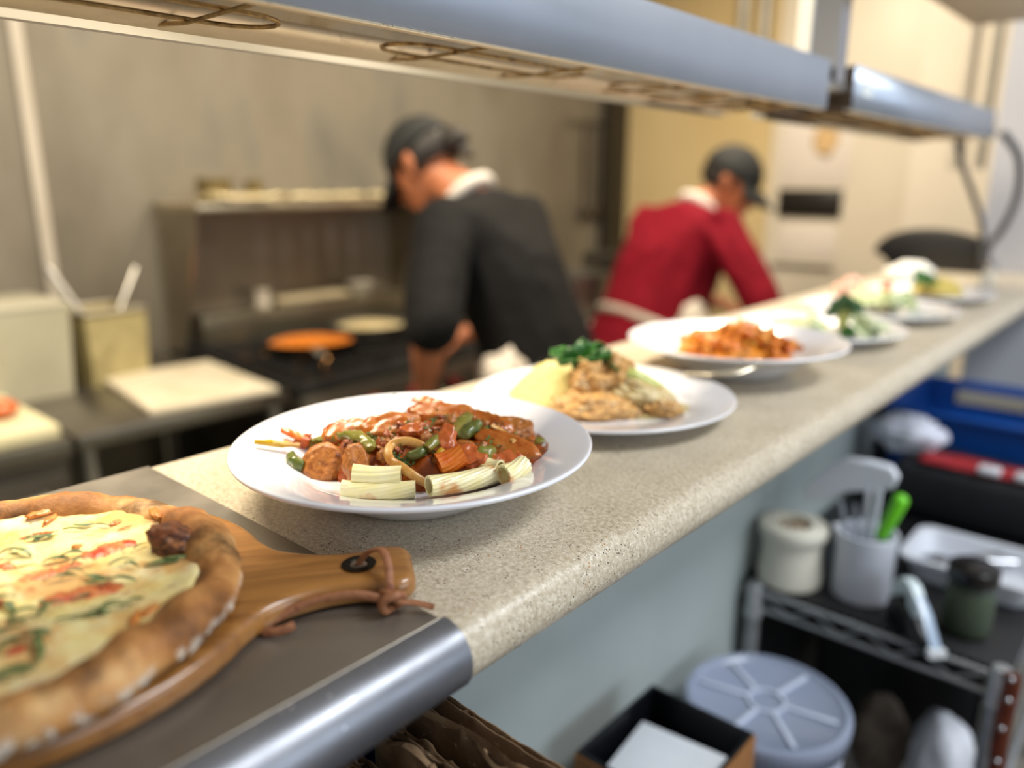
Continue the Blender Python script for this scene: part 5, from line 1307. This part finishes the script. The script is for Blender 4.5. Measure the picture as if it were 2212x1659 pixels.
# ------------------------------------------------------------------ people
SKIN = M('skin', ['b06a48', 'bd7752', 'a8623f'], rough=.5, scale=12, sss=.12)
HAIR = M('hair_dark', ['14100d', '221a14'], rough=.6, scale=80)
def person(label, loc, rotz, lean, nod, turn, hands, shirt, trouser, capmat, brim, seed, sleeve=.5, scale=1.0, girth=1.0, crane=(0, 0), bun=False):
    """local axes: +Y forward, +X the person's right, Z up; hands = targets for the left and right wrist."""
    P = thing('person', label, 'person', loc, rotz); P.scale = (scale,) * 3
    hip = Vector((0, 0, .92))
    RL = Matrix.Rotation(-lean, 3, 'X')
    def T(x, y, z): return hip + RL @ Vector((x, y, z))
    chest, shz = T(0, .01, .32), .455
    nb = T(0, .0, .50); RN = Matrix.Rotation(turn, 3, 'Z') @ Matrix.Rotation(-nod, 3, 'X')
    hc = nb + Vector((0, sin(lean) * .05 + crane[0], .04 + crane[1])) + RN @ Vector((0, .035, .125))        # head centre
    def Hd(x, y, z): return hc + RN @ Vector((x, y, z))
    skin = MB()
    # head
    def ell(c, r):
        b = bmesh.new(); bmesh.ops.create_icosphere(b, subdivisions=3, radius=1)
        for v in b.verts: v.co = c + RN @ Vector((v.co.x * r[0], v.co.y * r[1], v.co.z * r[2]))
        return [v.co.copy() for v in b.verts], b
    def hullpts(groups):
        b = bmesh.new()
        for c, r in groups:
            q, bb = ell(c, r); bb.free()
            for p in q: b.verts.new(p)
        res = bmesh.ops.convex_hull(b, input=b.verts[:])
        bmesh.ops.delete(b, geom=list({g for g in res['geom_interior'] + res['geom_unused'] if isinstance(g, bmesh.types.BMVert) and g.is_valid}), context='VERTS')
        skin.bm(b)
    hullpts([(Hd(0, -.015, .035), (.076, .094, .082))])
    hullpts([(Hd(0, .035, .0), (.062, .050, .060)), (Hd(0, .055, -.085), (.030, .028, .022)), (Hd(0, -.02, -.03), (.062, .05, .04))])
    hullpts([(Hd(0, .088, -.005), (.009, .012, .012)), (Hd(0, .103, -.035), (.013, .012, .010)), (Hd(0, .088, -.040), (.018, .01, .008))])   # nose
    hullpts([(Hd(-.018, .082, -.066), (.010, .008, .006)), (Hd(.018, .082, -.066), (.010, .008, .006)), (Hd(0, .088, -.064), (.014, .009, .009))])  # lips
    for s in (-1, 1):
        hullpts([(Hd(s * .078, -.01, .005), (.006, .016, .026)), (Hd(s * .086, -.020, .012), (.005, .014, .020)), (Hd(s * .074, -.005, -.024), (.006, .010, .012))])  # ears
        hullpts([(Hd(s * .018, .078, .027), (.010, .009, .006)), (Hd(s * .048, .066, .027), (.010, .009, .006))])   # brow
    # neck and trunk
    skin.hull([(nb + Vector((0, 0, .0)), .060), (Hd(0, -.03, -.05), .052)])
    skin.hull([(T(0, 0, .06), (.13, .09, .08)), (T(0, .0, .40), (.15, .09, .08)), (T(0, 0, .48), (.09, .06, .05))])
    def ik(a, c, l1, l2, pole):
        d = c - a; L = min(d.length, (l1 + l2) * .995); d.normalize()
        x = (l1 * l1 - l2 * l2 + L * L) / (2 * L); h = sqrt(max(0, l1 * l1 - x * x))
        pl = Vector(pole); pl = (pl - d * pl.dot(d)).normalized()
        return a + d * x + pl * h, a + d * L
    arms = []
    for s, tg, pole in ((-1, hands[0], (-.8, -.5, -.4)), (1, hands[1], (.8, -.5, -.4))):
        sh = T(s * .185, .0, .435)
        el, wr = ik(sh, Vector(tg), .30, .26, pole)
        arms.append((sh, el, wr))
        skin.chain([(sh, .056), (el, .042)]); skin.chain([(el, .043), (el.lerp(wr, .35), .042), (wr, .027)])
        # hand: palm, four fingers, thumb
        d = (wr - el).normalized(); dn = Vector((0, 0, -1)); dn = (dn - d * dn.dot(d)).normalized(); sd = d.cross(dn)
        d2 = (d + dn * .35).normalized()
        kn = wr + d2 * .085
        skin.hull([(wr + d * .015, .022), (kn + sd * .028, .012), (kn - sd * .028, .012)])
        for q, (o_, ln_) in enumerate(((-.030, .062), (-.010, .072), (.010, .068), (.030, .052))):
            b0 = kn + sd * o_; b1 = b0 + (d2 + dn * .5).normalized() * ln_ * .5; b2 = b1 + (d2 * .5 + dn).normalized() * ln_ * .35; b3 = b2 + (d2 * -.1 + dn).normalized() * ln_ * .3
            skin.chain([(b0, .0095), (b1, .009), (b2, .0085), (b3, .0075)])
        ts = -s
        c0 = wr + d2 * .025 + sd * .024 * ts * (1 if sd.x * s <= 0 else -1)
        sgn = (c0 - wr).dot(sd); sgn = 1 if sgn > 0 else -1
        c1 = c0 + (sd * sgn * .7 + d2 * .7 + dn * .3).normalized() * .035; c2 = c1 + (sd * sgn * .3 + d2 * .8 + dn * .5).normalized() * .03
        skin.chain([(c0, .012), (c1, .011), (c2, .009)])
    # legs
    legs = []
    for s in (-1, 1):
        hp = hip + Vector((s * .095, 0, -.02)); kn = Vector((s * .105, .03 + .03 * s, .50)); an = Vector((s * .115, -.02 + .05 * s, .09))
        legs.append((hp, kn, an)); skin.chain([(hp, .085), (kn, .056), (kn.lerp(an, .3), .054), (an, .038)]); skin.hull([(an, .04), (an + Vector((0, .02, -.03)), .04)])
    remesh(skin.build('body', SKIN, P, sharp=180), .0065, 3)
    # eyes
    for s in (-1, 1): MB().ball(Hd(s * .032, .076, .008), .0105, 2).build('eye', M('eye', ['5a4a40'], rough=.2), P)
    # hair at the nape and sides
    h = MB(); q, bb = ell(Hd(0, -.022, .015), (.080, .094, .085)); bb.free()
    hb = bmesh.new(); bmesh.ops.create_icosphere(hb, subdivisions=3, radius=1)
    for v in hb.verts: v.co = Hd(0, -.022, .020) + RN @ Vector((v.co.x * .0795, v.co.y * .0935, v.co.z * .083))
    cut = [v for v in hb.verts if (RN.transposed() @ (v.co - hc)).y > .02 or (RN.transposed() @ (v.co - hc)).z < -.035]
    bmesh.ops.delete(hb, geom=cut, context='VERTS'); h.bm(hb); solidify(h.build('hair', HAIR, P, sharp=180), .006, 0)
    if bun: MB().ball(Hd(0, -.118, .0), (.040, .040, .034), 3, .2, 2, 3).hull([(Hd(.0, -.12, -.02), .022), (Hd(.0, -.135, -.06), .010)]).build('hair_bun', HAIR, P, sharp=180)
    # shirt with collar and sleeves
    sm = MB()
    sm.hull([(T(0, .01, -.10), (.185, .135, .05)), (T(0, .02, .05), (.175, .135, .08))])
    sm.hull([(T(0, .02, .05), (.175, .135, .08)), (T(0, .005, .30), (.185, .125, .10))])
    sm.hull([(T(0, .005, .28), (.185, .125, .10)), (T(-.13, -.01, .43), (.075, .075, .06)), (T(.13, -.01, .43), (.075, .075, .06)), (T(0, -.02, .49), (.075, .07, .035))])
    for (sh, el, wr) in arms:
        e2 = sh.lerp(el, 1.0); cu = el.lerp(wr, max(0.02, sleeve - .45)) if sleeve > .45 else sh.lerp(el, .85)
        sm.hull([(sh, .078), (sh.lerp(el, .85), .066)])
        if sleeve > .45: sm.hull([(sh.lerp(el, .85), .066), (el, .060)]); sm.hull([(el, .060), (cu, .056)])
    if girth != 1:
        RLi = RL.transposed()
        def gk(p):
            q = RLi @ (p - hip); k = girth if abs(q.x) < .2 else 1
            return hip + RL @ Vector((q.x * (1 + (k - 1) * max(0, 1 - abs(q.x) / .3)), q.y * k - (.03 * max(0, q.z * 2 * (1 - q.z * 1.6)) if q.y < 0 else 0), q.z))
        sm.v = [gk(p) for p in sm.v]
    so = remesh(sm.build('shirt', shirt, P, sharp=180), .009, 4)
    tx = bpy.data.textures.new('folds', 'CLOUDS'); tx.noise_scale = .13
    dm = so.modifiers.new('folds', 'DISPLACE'); dm.texture = tx; dm.strength = .016; dm.mid_level = .5
    # collar
    cl_ = MB(); ring = []
    for k in range(25):
        a = 2 * pi * k / 24; ring.append(nb + RL @ Vector((.066 * cos(a), .064 * sin(a) + .008, .022 - .016 * sin(a))))
    cl_.tube(ring[:-1], .019, 10, closed=True); cl_.build('collar', M('collar_white', ['c9c2bb', 'd6d0c8'], rough=.8, scale=20), P)
    # trousers and shoes
    tm = MB(); tm.hull([(hip + Vector((0, 0, .03)), (.165, .12, .06)), (hip + Vector((-.08, 0, -.08)), .10), (hip + Vector((.08, 0, -.08)), .10)])
    for hp, kn, an in legs: tm.chain([(hp, .102), (kn, .078), (an + Vector((0, 0, -.02)), .066)])
    remesh(tm.build('trousers', trouser, P, sharp=180), .010, 3)
    for hp, kn, an in legs:
        m = MB().hull([((an.x, an.y - .03, .035), (.036, .045, .035)), ((an.x, an.y + .05, .035), (.042, .05, .034)), ((an.x, an.y + .15, .026), (.040, .04, .025))])
        m.build('shoe', BLACK, P, sharp=180)
    # apron: skirt wrapped round the front, string round the waist
    AP = M('apron_white', ['bdb3a6', 'cfc6ba'], rough=.85, scale=10, bump=.3, bscale=14, bdist=.01)
    def apf(i, j):
        a = radians(-35) + radians(250) * i; rr = 1 + .05 * sin(i * 40) * j
        return hip + Vector((.205 * cos(a) * rr, .175 * sin(a) * rr + .03 * (1 - j), .04 - .52 * j))
    solidify(MB().grid(apf, 60, 14).build('apron', AP, P, sharp=180), .004)
    pts = [hip + RL @ Vector((.202 * cos(2 * pi * k / 32), .152 * sin(2 * pi * k / 32) + .012, .055)) for k in range(32)]
    if not bun: MB().tube(pts, .009, 8, closed=True, up=(0, 0, 1), sx=.5, sy=1.6).build('apron_string', AP, P)
    # cap
    cm = bmesh.new(); bmesh.ops.create_uvsphere(cm, u_segments=32, v_segments=20, radius=1)
    for v in cm.verts: v.co = Vector((v.co.x * .0865, v.co.y * .104, v.co.z * .098))
    bmesh.ops.delete(cm, geom=[v for v in cm.verts if v.co.z < -.004], context='VERTS')
    tb_ = .22 if brim > 0 else -.12
    RC = RN @ Matrix.Rotation(radians(-9) * brim, 3, 'X')
    cc = Hd(0, -.012, .030)
    mm = MB().bm(cm); mm.v = [cc + RC @ p for p in mm.v]
    co = solidify(mm.build('cap', capmat, P, sharp=180), .004, 1)
    def bf(i, j):
        a = pi * (.12 + .76 * i); ca, sa = cos(a), sin(a)
        r0 = Vector((.086 * ca, .103 * sa, .004)); ext = .085 * j * max(0, sa) ** .6
        p = r0 + Vector((.01 * ca * j, ext, -.030 * j * j - .018 * (ca * ca) * j))
        if brim < 0: p.y = -p.y
        return cc + RC @ p
    solidify(MB().grid(bf, 24, 8).build('cap_brim', capmat, co, sharp=180), .004, 0)
    MB().ball(cc + RC @ Vector((0, 0, .098)), .007, 2).build('cap_button', capmat, co)
    return P, T, Hd, hip
CAPB = M('cap_black', ['131413', '1b1c1b'], rough=.8, scale=40)
SHB = M('shirt_black', ['0d0c0c', '131212'], rough=.85, scale=30, spec=.2)
SHR_ = M('shirt_red', ['640616', '780a1e'], rough=.85, scale=30, spec=.15)
TRB = M('trouser_black', ['121214', '19191b'], rough=.85, scale=20)
# cook in black: faces the range (-X), bent over the pans
ang1 = radians(100)
A, TA, HA_, hipA = person('person in black shirt and black cap bending over the stove pans', (-1.25, 1.60, -Z0), ang1, radians(31), radians(36), radians(5),
       [(-.25, .24, .90), (.16, .40, .96)], SHB, TRB, CAPB, 1, 1, sleeve=.47, girth=1.08, scale=1.04, crane=(.03, -.03), bun=True)
B, TB, HB, hipB = person('person in red shirt and black cap working with head bowed at the far counter', (-1.47, 2.31, -Z0), radians(-20), radians(30), radians(24), radians(-50),
       [(-.10, .50, 1.0), (.26, .46, .98)], SHR_, SHR_, CAPB, 1, 2, sleeve=.60, girth=1.32, crane=(.03, -.04))
# towels tucked into the apron strings
MB().ball(hipA + Vector((-.22, .02, -.06)), (.06, .08, .15), 4, .25, 2, 5).build('side_towel', MAT['apron_white'], A, sharp=180)
MB().ball(hipB + Vector((.20, .10, .05)), (.05, .06, .10), 4, .3, 2, 7).build('side_towel', MAT['apron_white'], B, sharp=180)
# ------------------------------------------------------------------ put the whole room on its floor (z = 0)
for o in list(SC.objects):
    if o.parent is None: o.location.z += Z0
